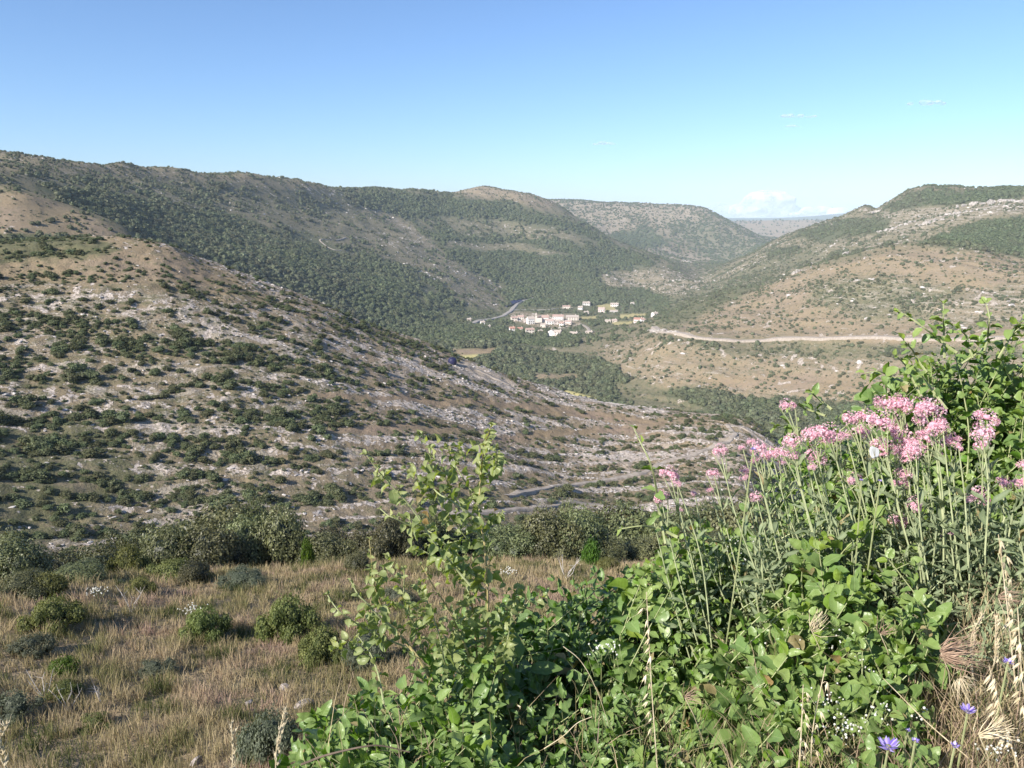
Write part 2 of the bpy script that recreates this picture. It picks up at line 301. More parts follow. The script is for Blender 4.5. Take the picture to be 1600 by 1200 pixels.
# ------------------------------------------------------------------ materials
def mat(name):
    m = bpy.data.materials.new(name); m.use_nodes = True
    n = m.node_tree; b = n.nodes['Principled BSDF']; return m, n, b
def mk(nt, t, **k):
    n = nt.nodes.new('ShaderNode' + t)
    for a, v in k.items(): setattr(n, a, v)
    return n
def mix(nt, f, a, b, mode='MIX'):
    n = mk(nt, 'Mix', data_type='RGBA', blend_type=mode)
    for s, v in ((n.inputs['Factor'], f), (n.inputs['A'], a), (n.inputs['B'], b)):
        if hasattr(v, 'links') or hasattr(v, 'is_linked'): nt.links.new(v, s)
        elif isinstance(v, tuple): s.default_value = v + (1,) if len(v) == 3 else v
        else: s.default_value = v
    return n.outputs['Result']
def math_(nt, op, a, b=None, c=None, clamp=False):
    n = mk(nt, 'Math', operation=op, use_clamp=clamp)
    for i, v in enumerate((a, b, c)):
        if v is None: continue
        if hasattr(v, 'is_linked'): nt.links.new(v, n.inputs[i])
        else: n.inputs[i].default_value = v
    return n.outputs[0]
def noise(nt, vec, scale, detail=4, rough=.55, dist=0):
    n = mk(nt, 'TexNoise'); n.inputs['Scale'].default_value = scale; n.inputs['Detail'].default_value = detail
    n.inputs['Roughness'].default_value = rough; n.inputs['Distortion'].default_value = dist
    if vec is not None: nt.links.new(vec, n.inputs['Vector'])
    return n
def ramp(nt, v, lo, hi):
    n = mk(nt, 'MapRange', interpolation_type='SMOOTHSTEP')
    nt.links.new(v, n.inputs[0])
    for i, q in ((1, lo), (2, hi)):
        if hasattr(q, 'is_linked'): nt.links.new(q, n.inputs[i])
        else: n.inputs[i].default_value = q
    return n.outputs[0]
def coords(nt, scale=(1, 1, 1)):
    t = mk(nt, 'TexCoord'); m = mk(nt, 'Mapping'); nt.links.new(t.outputs['Object'], m.inputs[0]); m.inputs['Scale'].default_value = scale
    return m.outputs[0]

def ground_material():
    m, nt, b = mat('hillside_ground')
    co = coords(nt); cs = coords(nt, (1, 1, 13))
    z1 = mk(nt, 'Attribute', attribute_name='zone_a'); z2 = mk(nt, 'Attribute', attribute_name='zone_b')
    s1 = mk(nt, 'SeparateColor'); nt.links.new(z1.outputs['Color'], s1.inputs[0])
    s2 = mk(nt, 'SeparateColor'); nt.links.new(z2.outputs['Color'], s2.inputs[0])
    wood, rock, green = s1.outputs[0], s1.outputs[1], s1.outputs[2]
    tone, yellow = s2.outputs[0], s2.outputs[1]; rockm = s2.outputs[2]
    nA = noise(nt, co, .035, 5); nB = noise(nt, co, .22, 6, .65); nC = noise(nt, co, 1.6, 5, .65); nD = noise(nt, co, 9, 4, .7)
    nS = noise(nt, cs, .045, 8, .68, .5)        # drawn out along the contours
    grass = mix(nt, nC.outputs[0], (.18, .135, .08), (.35, .265, .165))
    pink = mix(nt, nC.outputs[0], (.19, .14, .10), (.35, .265, .19))
    tn = ramp(nt, math_(nt, 'ADD', nA.outputs[0], math_(nt, 'MULTIPLY', nB.outputs[0], .5)), .62, .9)
    c = mix(nt, tn, grass, pink)
    dull = mix(nt, nC.outputs[0], (.145, .125, .08), (.275, .235, .155))
    c = mix(nt, tone, dull, c)
    gm = ramp(nt, math_(nt, 'ADD', math_(nt, 'ADD', nB.outputs[0], math_(nt, 'MULTIPLY', green, .55)), math_(nt, 'MULTIPLY', nC.outputs[0], .3)), .82, 1.08)
    gcol = mix(nt, nC.outputs[0], (.06, .07, .032), (.135, .145, .07))
    c = mix(nt, math_(nt, 'MULTIPLY', gm, .75), c, gcol)
    c = mix(nt, math_(nt, 'MULTIPLY', wood, .8), c, mix(nt, nC.outputs[0], (.05, .06, .035), (.11, .125, .07)))
    # limestone
    rs = math_(nt, 'ADD', math_(nt, 'MULTIPLY', nS.outputs[0], .55), math_(nt, 'MULTIPLY', nB.outputs[0], .20))
    rs = math_(nt, 'ADD', rs, math_(nt, 'MULTIPLY', nC.outputs[0], .25))
    thr = math_(nt, 'SUBTRACT', .655, math_(nt, 'MULTIPLY', rock, .28))
    rm = ramp(nt, rs, thr, math_(nt, 'ADD', thr, .06))
    nE = noise(nt, co, .9, 5, .75)
    rk_ = ramp(nt, math_(nt, 'ADD', math_(nt, 'MULTIPLY', rockm, .25), nE.outputs[0]), .66, .74)
    rm = math_(nt, 'MAXIMUM', math_(nt, 'MULTIPLY', rm, .45), rk_)
    rcol = mix(nt, ramp(nt, nC.outputs[0], .3, .7), (.26, .21, .17), (.58, .50, .42))
    rcol = mix(nt, ramp(nt, nD.outputs[0], .45, .62), rcol, (.66, .585, .51))
    c = mix(nt, math_(nt, 'MULTIPLY', rm, ramp(nt, rock, .0, .1)), c, rcol)
    vo = mk(nt, 'TexVoronoi'); nt.links.new(co, vo.inputs['Vector']); vo.inputs['Scale'].default_value = .55; vo.inputs['Randomness'].default_value = 1
    sp = math_(nt, 'SUBTRACT', 1, ramp(nt, vo.outputs['Distance'], .10, .24))
    sp = math_(nt, 'MULTIPLY', sp, ramp(nt, math_(nt, 'ADD', nB.outputs[0], math_(nt, 'MULTIPLY', rock, .35)), .52, .72))
    c = mix(nt, math_(nt, 'MULTIPLY', math_(nt, 'MULTIPLY', sp, ramp(nt, rock, .03, .35)), .8), c, rcol)
    vd = mk(nt, 'TexVoronoi'); nt.links.new(co, vd.inputs['Vector']); vd.inputs['Scale'].default_value = .31; vd.inputs['Randomness'].default_value = 1
    tf = math_(nt, 'MULTIPLY', math_(nt, 'SUBTRACT', 1, ramp(nt, vd.outputs['Distance'], .12, .3)), ramp(nt, math_(nt, 'ADD', nA.outputs[0], math_(nt, 'MULTIPLY', nB.outputs[0], .6)), .72, .9))
    c = mix(nt, math_(nt, 'MULTIPLY', tf, .55), c, gcol)
    ycol = mix(nt, nC.outputs[0], (.40, .35, .15), (.56, .50, .22))
    c = mix(nt, yellow, c, ycol)
    nt.links.new(c, b.inputs['Base Color']); b.inputs['Roughness'].default_value = .95; b.inputs['Specular IOR Level'].default_value = .1
    bp = mk(nt, 'Bump'); bp.inputs['Strength'].default_value = .9; bp.inputs['Distance'].default_value = .5
    hsum = math_(nt, 'ADD', math_(nt, 'MULTIPLY', nC.outputs[0], 1.0), math_(nt, 'MULTIPLY', nB.outputs[0], 1.5))
    hsum = math_(nt, 'ADD', hsum, math_(nt, 'MULTIPLY', rm, .5))
    nt.links.new(hsum, bp.inputs['Height']); nt.links.new(bp.outputs[0], b.inputs['Normal'])
    return m
M = {}
M['ground'] = ground_material()

def foliage_mat(name, dark, light, trans=.25, rough=.6, rnd=.5, spec=.25, tinted=False, dry=None):
    """leaf colours vary per face cluster (vertex attribute 'shade'), per plant (object random)"""
    m, nt, b = mat(name)
    at = mk(nt, 'Attribute', attribute_name='shade'); oi = mk(nt, 'ObjectInfo')
    c = mix(nt, at.outputs['Fac'], dark, light)
    hv = mk(nt, 'HueSaturation'); nt.links.new(c, hv.inputs['Color'])
    nt.links.new(math_(nt, 'ADD', math_(nt, 'MULTIPLY', oi.outputs['Random'], .06), .47), hv.inputs['Hue'])
    nt.links.new(math_(nt, 'ADD', math_(nt, 'MULTIPLY', oi.outputs['Random'], rnd), 1 - rnd / 2), hv.inputs['Value'])
    c = hv.outputs[0]
    if tinted:
        ti = mk(nt, 'Attribute', attribute_name='tint', attribute_type='INSTANCER')
        c = mix(nt, ti.outputs['Fac'], c, mix(nt, at.outputs['Fac'], (.045, .07, .028), (.135, .18, .07)))
    if dry: 
        ng = noise(nt, coords(nt), dry, 3); c = mix(nt, ramp(nt, ng.outputs[0], .55, .75), c, (.20, .16, .08))
    nt.links.new(c, b.inputs['Base Color']); b.inputs['Roughness'].default_value = rough; b.inputs['Specular IOR Level'].default_value = spec
    tr = mk(nt, 'BsdfTranslucent'); nt.links.new(mix(nt, 1.0, c, (1.5, 1.6, .7), 'MULTIPLY'), tr.inputs[0])
    ms = mk(nt, 'MixShader'); ms.inputs[0].default_value = trans
    nt.links.new(b.outputs[0], ms.inputs[1]); nt.links.new(tr.outputs[0], ms.inputs[2])
    nt.links.new(ms.outputs[0], nt.nodes['Material Output'].inputs[0])
    return m
def plain(name, c1, c2, scale=3, rough=.85, bump=0, spec=.2, detail=4):
    m, nt, b = mat(name); n = noise(nt, coords(nt), scale, detail, .6)
    nt.links.new(mix(nt, ramp(nt, n.outputs[0], .3, .7), c1, c2), b.inputs['Base Color'])
    b.inputs['Roughness'].default_value = rough; b.inputs['Specular IOR Level'].default_value = spec
    if bump:
        bp = mk(nt, 'Bump'); bp.inputs['Distance'].default_value = bump; nt.links.new(n.outputs[0], bp.inputs['Height']); nt.links.new(bp.outputs[0], b.inputs['Normal'])
    return m
M['scrub'] = foliage_mat('scrub_foliage', (.055, .066, .03), (.155, .172, .08), trans=.15, rnd=.5, tinted=False)
M['wood_far'] = foliage_mat('woodland_foliage', (.058, .066, .036), (.19, .195, .11), trans=.12, rnd=.6, tinted=True)
M['oak'] = foliage_mat('oak_foliage', (.03, .038, .016), (.19, .195, .085), trans=.15, rnd=.7, spec=.4, rough=.5)
M['box'] = foliage_mat('box_foliage', (.05, .065, .018), (.20, .215, .07), trans=.2, rnd=.35)
M['greyshrub'] = foliage_mat('grey_shrub_foliage', (.06, .07, .045), (.17, .18, .12), trans=.2, rnd=.3)
M['brightshrub'] = foliage_mat('bright_green_foliage', (.04, .09, .012), (.12, .24, .03), trans=.3, rnd=.2)
M['bark'] = plain('bark', (.10, .08, .06), (.22, .19, .15), 8, bump=.01)
M['stone'] = plain('limestone', (.34, .31, .285), (.60, .56, .52), 1.2, bump=.05)
M['stone_near'] = plain('limestone_boulder', (.22, .19, .17), (.46, .41, .38), 9, bump=.02)
M['track'] = plain('gravel_track', (.25, .21, .17), (.38, .33, .275), .8)
M['asphalt'] = plain('valley_road', (.24, .22, .20), (.33, .30, .27), .5)

# ------------------------------------------------------------------ mesh and object helpers
COL = scene.collection
def mesh_np(name, verts, faces, mats, shade=None, smooth=False, mi=None, attrs=None):
    """faces: (n,3) or (n,4) int array, or a list of such arrays"""
    me = bpy.data.meshes.new(name)
    fl = faces if isinstance(faces, list) else [faces]
    fl = [np.asarray(f, np.int32) for f in fl if len(f)]
    verts = np.asarray(verts, np.float32)
    nl = sum(f.size for f in fl); nf = sum(len(f) for f in fl)
    me.vertices.add(len(verts)); me.vertices.foreach_set('co', verts.ravel())
    if nf:
        me.loops.add(nl); me.polygons.add(nf)
        me.loops.foreach_set('vertex_index', np.concatenate([f.ravel() for f in fl]))
        tot = np.concatenate([np.full(len(f), f.shape[1], np.int32) for f in fl])
        me.polygons.foreach_set('loop_start', np.concatenate([[0], np.cumsum(tot)[:-1]]).astype(np.int32))
        me.polygons.foreach_set('loop_total', tot)
        if mi is not None: me.polygons.foreach_set('material_index', np.asarray(mi, np.int32))
        me.polygons.foreach_set('use_smooth', np.full(nf, bool(smooth)))
    if shade is not None:
        a = me.attributes.new('shade', 'FLOAT', 'POINT'); a.data.foreach_set('value', np.asarray(shade, np.float32))
    for k, v in (attrs or {}).items():
        v = np.asarray(v, np.float32)
        if v.ndim == 1: a = me.attributes.new(k, 'FLOAT', 'POINT'); a.data.foreach_set('value', v)
        else: a = me.attributes.new(k, 'FLOAT_COLOR', 'POINT'); a.data.foreach_set('color', v.ravel())
    for m_ in (mats if isinstance(mats, (list, tuple)) else [mats]): me.materials.append(m_)
    me.update(calc_edges=True)
    return me
def ob(name, me, parent=None, loc=None, rz=0, sc=None):
    o = bpy.data.objects.new(name, me); COL.objects.link(o)
    if parent is not None: o.parent = parent
    if loc is not None: o.location = [float(v) for v in loc]
    if rz: o.rotation_euler = (0, 0, rz)
    if sc is not None: o.scale = (sc,) * 3 if np.isscalar(sc) else sc
    return o
def tag(o, label=None, cat=None, group=None, kind=None):
    for k, v in (('label', label), ('category', cat), ('group', group), ('kind', kind)):
        if v: o[k] = v
    return o
def thing(name, loc, label, cat, group=None, rz=0, sc=None):
    return tag(ob(name, None, None, loc, rz, sc), label, cat, group)
class MB:
    """collects geometry pieces into one mesh"""
    def __init__(s): s.v = []; s.f3 = []; s.f4 = []; s.m3 = []; s.m4 = []; s.sh = []; s.n = 0
    def add(s, v, f, mi=0, sh=.5):
        v = np.asarray(v, float).reshape(-1, 3); f = np.asarray(f, int)
        s.v.append(v); s.sh.append(np.broadcast_to(np.asarray(sh, float), (len(v),)))
        if f.shape[1] == 3: s.f3.append(f + s.n); s.m3.append(np.full(len(f), mi))
        else: s.f4.append(f + s.n); s.m4.append(np.full(len(f), mi))
        s.n += len(v)
    def box(s, c, d, mi=0, rz=0):
        x, y, z = [q / 2 for q in d]
        v = np.array([[a * x, b * y, e * z] for a in (-1, 1) for b in (-1, 1) for e in (-1, 1)])
        ca, sa = math.cos(rz), math.sin(rz)
        v = np.stack([v[:, 0] * ca - v[:, 1] * sa, v[:, 0] * sa + v[:, 1] * ca, v[:, 2]], 1) + np.array(c)
        s.add(v, [[0, 1, 3, 2], [4, 6, 7, 5], [0, 4, 5, 1], [2, 3, 7, 6], [0, 2, 6, 4], [1, 5, 7, 3]], mi)
    def tube(s, pts, rad, n=5, mi=0, sh=.5):
        pts = np.asarray(pts, float); k = len(pts); rad = np.broadcast_to(np.asarray(rad, float), (k,))
        t = np.gradient(pts, axis=0); t /= np.linalg.norm(t, axis=1)[:, None] + 1e-9
        up = np.array([0.3, .9, .1]) if abs(t[0][2]) > .7 else np.array([0, 0, 1.0])
        a = np.cross(t, up); a /= np.linalg.norm(a, axis=1)[:, None] + 1e-9; b = np.cross(t, a)
        th = np.arange(n) / n * 2 * math.pi
        v = pts[:, None] + rad[:, None, None] * (a[:, None] * np.cos(th)[None, :, None] + b[:, None] * np.sin(th)[None, :, None])
        i = np.arange(k - 1)[:, None] * n; j = np.arange(n)[None]; j2 = (j + 1) % n
        f = np.stack([i + j, i + j2, i + n + j2, i + n + j], -1).reshape(-1, 4)
        s.add(v.reshape(-1, 3), f, mi, sh)
    def mesh(s, name, mats, smooth=False, attrs=None):
        fl, ml = [], []
        if s.f3: fl.append(np.concatenate(s.f3)); ml.append(np.concatenate(s.m3))
        if s.f4: fl.append(np.concatenate(s.f4)); ml.append(np.concatenate(s.m4))
        return mesh_np(name, np.concatenate(s.v), fl, mats, np.concatenate(s.sh), smooth, np.concatenate(ml), attrs)
def unit(v): return v / (np.linalg.norm(v, axis=-1, keepdims=True) + 1e-9)
def ico(sub=1):
    import bmesh
    bm = bmesh.new(); bmesh.ops.create_icosphere(bm, subdivisions=sub, radius=1)
    v = np.array([q.co[:] for q in bm.verts]); f = np.array([[q.index for q in t.verts] for t in bm.faces]); bm.free()
    return v, f
def leaf_cloud(n, size, lobes, rg, flat=.9, squash=.8, inner=.45, quads=True):
    """small leaf clusters spread through a few lobes (centre, radius)"""
    C = np.array([l[:3] for l in lobes]); Rr = np.array([l[3] for l in lobes])
    k = rg.choice(len(lobes), n, p=Rr**2 / (Rr**2).sum())
    d = unit(rg.normal(size=(n, 3))); d[:, 2] = np.where(d[:, 2] < -.45, -d[:, 2], d[:, 2])
    rad = Rr[k] * (inner + (1 - inner) * rg.random(n) ** .45); rad = rad * (1 + .22 * perlin(d[:, 0] * 2.6 + k * 7.1, d[:, 1] * 2.6 + d[:, 2] * 2.1, 5)); rad = np.where(rg.random(n) < .12, rad * (1 + .38 * rg.random(n)), rad)
    c = C[k] + d * rad[:, None] * np.array([1, 1, squash])
    nrm = unit(d * .9 + rg.normal(size=(n, 3)) * flat * .6 + np.array([0, 0, .35]))
    t = unit(np.cross(nrm, rg.normal(size=(n, 3)))); b = np.cross(nrm, t)
    s = size * (.6 + .8 * rg.random(n))[:, None]
    v = np.stack([c - t * s, c + b * s * .55, c + t * s, c - b * s * .55], 1).reshape(-1, 3)
    f = np.arange(4 * n).reshape(n, 4)
    lobe_sh = rg.random(len(lobes)) * .5
    sh = np.clip(lobe_sh[k] + rg.random(n) * .5, 0, 1)
    return v, f, np.repeat(sh, 4)

# ================================================================== THE GROUND
def grid_faces(nr, na, wrap=True):
    i = np.arange(nr - 1)[:, None] * na; j = np.arange(na)[None]; j2 = (j + 1) % na
    return np.stack([i + j, i + na + j, i + na + j2, i + j2], -1).reshape(-1, 4)
gv = np.stack([XX, YY, Zg], -1).reshape(-1, 3)
gv = np.vstack([gv, [[0, 0, -1.5]]])
cap = np.array([[NR * NA, (j + 1) % NA, j] for j in range(NA)])[:, ::-1]
za = np.concatenate([np.stack([WOOD, Mz[2], Mz[3], np.ones_like(WOOD)], -1).reshape(-1, 4), [[0, 0, .3, 1]]])
zb = np.concatenate([np.stack([Mz[4], Mz[5], ROCKM, np.ones_like(WOOD)], -1).reshape(-1, 4), [[.5, 0, 0, 1]]])
g = ob('hillside_terrain', mesh_np('hillside_terrain', gv, [grid_faces(NR, NA), cap], M['ground'], smooth=True, attrs=dict(zone_a=za, zone_b=zb)))
tag(g, kind='structure')

# ------------------------------------------------------------------ tracks and roads, draped on the ground
def smooth_line(pts, step):
    pts = np.array(pts); seg = np.r_[0, np.cumsum(np.linalg.norm(np.diff(pts[:, :2], axis=0), axis=1))]
    m = pchip_slopes(seg[:, None].repeat(2, 1), pts[:, :2]); t = np.arange(0, seg[-1], step)
    i = np.clip(np.searchsorted(seg, t) - 1, 0, len(seg) - 2); h = seg[i+1] - seg[i]; u = ((t - seg[i]) / h)[:, None]; h = h[:, None]
    return (2*u**3-3*u**2+1)*pts[i, :2] + (u**3-2*u**2+u)*h*m[i] + (-2*u**3+3*u**2)*pts[i+1, :2] + (u**3-u**2)*h*m[i+1]
TRACKS = []
def track(name, pix, width, rmin, m, lift=.12, step=1.5, label=None):
    pts = [hit(px, py, rmin) for px, py in pix]
    c = smooth_line(pts, step); TRACKS.append((c, width)); width = width * .8
    t = unit(np.gradient(c, axis=0)); nrm = np.stack([-t[:, 1], t[:, 0]], 1)
    wv = width * (1 + .25 * perlin(np.arange(len(c)) * .13, np.zeros(len(c)), 3))
    rows = []
    offs = (-.62, -.5, -.25, 0, .25, .5, .62)
    for k in offs: rows.append(c + nrm * (wv * k)[:, None])
    zz = np.array([zat(r_[:, 0], r_[:, 1]) for r_ in rows]); zt = zz.max(0) * .5 + zz.mean(0) * .5 + lift
    V = []
    for k, r_ in zip(offs, rows): V.append(np.column_stack([r_, (np.maximum(zt, zat(r_[:, 0], r_[:, 1]) + lift * .6) if abs(k) < .6 else zat(r_[:, 0], r_[:, 1]) - .4)]))
    V = np.array(V); n = len(c)
    i = np.arange(len(offs) - 1)[:, None] * n; j = np.arange(n - 1)[None]
    f = np.stack([i + j, i + j + 1, i + n + j + 1, i + n + j], -1).reshape(-1, 4)
    o = ob(name, mesh_np(name, V.reshape(-1, 3), f, m, smooth=True)); tag(o, kind='structure'); return o
track('gravel_track', [(1222,712),(1190,688),(1158,667),(1136,664),(1147,676),(1138,690),(1105,702),(1075,714),(1040,722),(1000,740),(960,748),(900,758),(850,765),(825,768),(790,775)], 2.3, 150, M['track'])
track('gravel_track', [(1000,797),(960,793),(900,786),(850,792),(800,796),(760,800),(700,806)], 2.0, 150, M['track'])
track('hillside_track', [(700,566),(720,572),(745,578),(770,590),(800,603)], 2.6, 150, M['track'])
track('valley_road', [(1022,511),(1040,519),(1080,526),(1130,531),(1200,531),(1300,528),(1400,528),(1500,530),(1640,536)], 8, 600, M['track'], .25, 3)
0 and track('terrace_track', [(1090,540),(1180,546),(1300,545),(1420,548),(1600,552)], 2, 560, M['track'], .25, 3)
track('village_road', [(835,466),(812,472),(805,478),(798,486),(785,494),(760,500),(735,507)], 9, 1000, M['asphalt'], .5, 4)
track('village_road', [(798,485),(820,484),(850,484),(880,481)], 5, 1000, M['asphalt'], .5, 4)
track('village_track', [(906,506),(918,512),(922,520)], 6, 1000, M['track'], .5, 4)
track('forest_track', [(540,372),(522,376),(500,375),(520,390),(535,391)], 3.2, 860, M['track'], .5, 4)

# ------------------------------------------------------------------ cells seen from the camera, for scattering
CELLR = np.gradient(RR); CELLA = np.gradient(AZ)
AREA = RR[:, None] * CELLR[:, None] * CELLA[None]
def seen(h, slack): return (Zg + h) / RM > RUNP - slack
def scatter(dens, rg, r0, r1, azmax=R(36)):
    """dens: per-square-metre density over the grid -> x, y"""
    ok = (RM >= r0) & (RM < r1) & (np.abs(AZ) < azmax)[None]
    lam = np.where(ok, dens * AREA, 0); n = rg.poisson(np.clip(lam, 0, 50))
    idx = np.repeat(np.arange(n.size), n.ravel()); j, i = idx // NA, idx % NA
    a = AZ[i] + (rg.random(len(i)) - .5) * CELLA[i]; r = RR[j] + (rg.random(len(i)) - .5) * CELLR[j]
    return np.sin(a) * r, np.cos(a) * r, j, i
def off_tracks(x, y, extra=1.0):
    keep = np.ones(len(x), bool)
    for c, wd in TRACKS:
        for k in range(0, len(c), 1):
            if k % 2: continue
            keep &= (x - c[k, 0])**2 + (y - c[k, 1])**2 > (wd * .5 + extra)**2
    return keep

# houses first, so trees keep clear of them: (px, py of base, width px, height px, depth m, yaw deg, wall, roof kind)
HOUSES = [
 (803,501,9,7,9,12,'cream','red','low pinkish house at the left end of the village street'),
 (814,500,10,8,9,-8,'cream','red','second house from the left in the village street, with a red roof'),
 (822,504,7,6,8,5,'pinkw','tan','small pinkish house in front of the red roofed pair at the village edge'),
 (829,506,11,12,9,20,'white','tan','tall white house just left of the church'),
 (852,503,11,11,10,-5,'pinkw','red','big pale house in the middle of the village, beside the church tower'),
 (859,507,12,9,9,8,'white','pink','white village house with a pink roof in the middle of the front row'),
 (849,511,8,6,8,-12,'cream','tan','low cream house below the middle of the village'),
 (872,500,17,9,10,-4,'white','red','long white house under a long dark red roof'),
 (870,507,9,8,8,10,'pinkw','tan','pinkish house in front of the long red roof'),
 (878,509,7,7,8,-15,'white','red','white gabled house at the right end of the front row'),
 (894,500,19,8,14,3,'cream','tan','wide tan roofed barn at the right end of the village'),
 (888,506,10,6,9,-6,'pinkw','pink','low pink roofed house in front of the wide tan barn'),
 (800,518,8,8,8,10,'white','redb','white house with a bright red roof below the village'),
 (813,516,8,5,8,-5,'cream','redb','small red roofed house between two others below the village'),
 (828,520,13,8,9,8,'cream','red','long red roofed house at the right of the row below the village'),
 (844,520,6,5,7,20,'cream','tan','little cream house in the trees below the church'),
 (862,524,9,10,9,75,'white','tan','bright white gable end facing the camera below the village'),
 (872,524,11,9,10,-20,'pinkw','tan','pinkish house with a broad tan roof below the village'),
 (897,524,13,6,10,-25,'cream','tan','tan roofed house right of the white gable end'),
 (921,525,11,4,8,-20,'cream','tan','low shed with a tan roof at the lower right of the village'),
 (885,482,12,5,9,0,'cream','red','red roofed house in the trees behind the village'),
 (916,477,11,6,9,4,'white','tan','white house at the top of the hamlet behind the village'),
 (907,484,7,6,8,-12,'white','tan','small white house below the top one of the hamlet'),
 (916,491,7,5,8,8,'cream','tan','small cream house among dark trees right of the village'),
 (940,488,10,8,10,-8,'pinkw','pink','pink house left of the pale field'),
 (960,479,12,6,9,0,'white','tan','long white villa above the pale field'),
 (959,488,12,4,8,4,'white','tan','low white villa just below the long white one'),
 (988,476,5,4,7,10,'white','tan','lone tiny white house at the wood edge behind the fields'),
 (1023,494,8,7,9,35,'white','tan','white house alone at the foot of the right hand hill'),
 (950,504,9,5,8,-6,'cream','tan','cream house at the left of the pair below the field'),
 (960,503,7,5,8,10,'cream','pink','pink roofed house at the right of the pair below the field'),
 (998,503,14,7,10,-10,'pinkw','redb','red roofed house close to the white cliff'),
 (1004,506,6,6,8,15,'white','red','small white house in front of the red roof by the white cliff'),
 (754,508,6,7,7,15,'white','tan','lone white house in the wood left of the village'),
 (763,512,7,4,7,-10,'cream','tan','low cream house right of the lone white one in the wood'),
 (733,501,6,4,7,0,'cream','tan','small cream house at the left end of the valley road'),
]
HPOS = [hit(h[0], h[1], 1120) for h in HOUSES]
SOLAR = hit(803, 473, 1000)

# ------------------------------------------------------------------ crown templates
rt = np.random.default_rng(3)
def crown_mesh(name, m, n, size, seed, squash=.75, nl=7, core=True, spread=.5, inner=.55):
    rg = np.random.default_rng(seed)
    lobes = [(0, 0, .42, .62)]
    for k in range(nl):
        a = rg.random() * 6.28; q = spread * (.5 + .5 * rg.random())
        lobes.append((math.cos(a) * q, math.sin(a) * q, .2 + .65 * rg.random() * (1.15 - q), .2 + .24 * rg.random()))
    b = MB()
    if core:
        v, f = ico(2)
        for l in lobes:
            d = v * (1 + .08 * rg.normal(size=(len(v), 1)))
            b.add(d * l[3] * .66 * np.array([1, 1, squash]) + np.array(l[:3]) * np.array([1, 1, squash]), f, 0, .0)  # core takes the darkest leaf tone, painting shade into the crown gaps
    lob2 = [(l[0], l[1], l[2] * squash, l[3]) for l in lobes]
    v, f, s = leaf_cloud(n, size, lob2, rg, squash=squash, inner=inner)
    b.add(v, f, 0, s)
    return b.mesh(name, m)
scrub_t = [crown_mesh('scrub_crown', M['scrub'], 420, .085, 20 + k, .7 + .1 * (k % 3), 5 + k % 3) for k in range(6)]
def far_crown(seed, m):
    """coarse crown for trees a few pixels wide: rough lobes and a few loose leaf masses"""
    rg = np.random.default_rng(seed); b = MB(); v, f = ico(2)
    z = 1 + .22 * perlin(v[:, 0] * 2.3 + seed, v[:, 1] * 2.3 + v[:, 2] * 1.9, seed)[:, None] + .10 * rg.normal(size=(len(v), 1))
    v2 = v * z * np.array([.55, .55, .5]) + np.array([0, 0, .45]); b.add(v2, f, 0, np.clip(.35 + .25 * rg.normal(size=len(v2)), 0, 1))
    q, g_, s = leaf_cloud(90, .15, [(0, 0, .45, .56)], rg, squash=.95, inner=.85); b.add(q, g_, 0, s)
    return b.mesh('tree_crown', m)
wood_t = [far_crown(60 + k, M['wood_far']) for k in range(5)]

def instancer(name, pts, scales, rots, idx, meshes, label, cat, tint=None):
    """one 'stuff' object carrying crowns at its points"""
    tc = bpy.data.collections.new(name + '_source')
    for k, me in enumerate(meshes):
        o = bpy.data.objects.new('%s_source_%02d' % (name, k), me); tc.objects.link(o)
    n = len(pts)
    me = bpy.data.meshes.new(name); me.vertices.add(n); me.vertices.foreach_set('co', np.asarray(pts, np.float32).ravel())
    def at(nm, ty, key, v): a = me.attributes.new(nm, ty, 'POINT'); a.data.foreach_set(key, v)
    at('sc', 'FLOAT_VECTOR', 'vector', np.asarray(scales, np.float32).ravel())
    at('ro', 'FLOAT', 'value', np.asarray(rots, np.float32)); at('pick', 'INT', 'value', np.asarray(idx, np.int32))
    at('tint', 'FLOAT', 'value', np.asarray(np.zeros(n) if tint is None else tint, np.float32))
    o = ob(name, me); ng = bpy.data.node_groups.new(name, 'GeometryNodeTree')
    ng.interface.new_socket('Geometry', in_out='INPUT', socket_type='NodeSocketGeometry')
    ng.interface.new_socket('Geometry', in_out='OUTPUT', socket_type='NodeSocketGeometry')
    N = ng.nodes; gi = N.new('NodeGroupInput'); go = N.new('NodeGroupOutput')
    ci = N.new('GeometryNodeCollectionInfo'); ci.inputs['Collection'].default_value = tc
    ci.inputs['Separate Children'].default_value = True; ci.inputs['Reset Children'].default_value = True
    ip = N.new('GeometryNodeInstanceOnPoints'); ip.inputs['Pick Instance'].default_value = True
    def na(nm, ty): a = N.new('GeometryNodeInputNamedAttribute'); a.data_type = ty; a.inputs[0].default_value = nm; return a.outputs['Attribute']
    cx = N.new('ShaderNodeCombineXYZ'); L = ng.links
    L.new(gi.outputs[0], ip.inputs['Points']); L.new(ci.outputs[0], ip.inputs['Instance'])
    L.new(na('pick', 'INT'), ip.inputs['Instance Index']); L.new(na('ro', 'FLOAT'), cx.inputs[2])
    er = N.new('FunctionNodeEulerToRotation'); L.new(cx.outputs[0], er.inputs[0]); L.new(er.outputs[0], ip.inputs['Rotation'])
    L.new(na('sc', 'FLOAT_VECTOR'), ip.inputs['Scale']); L.new(ip.outputs[0], go.inputs[0])
    md = o.modifiers.new('scatter', 'NODES'); md.node_group = ng
    return tag(o, label, cat, kind='stuff')

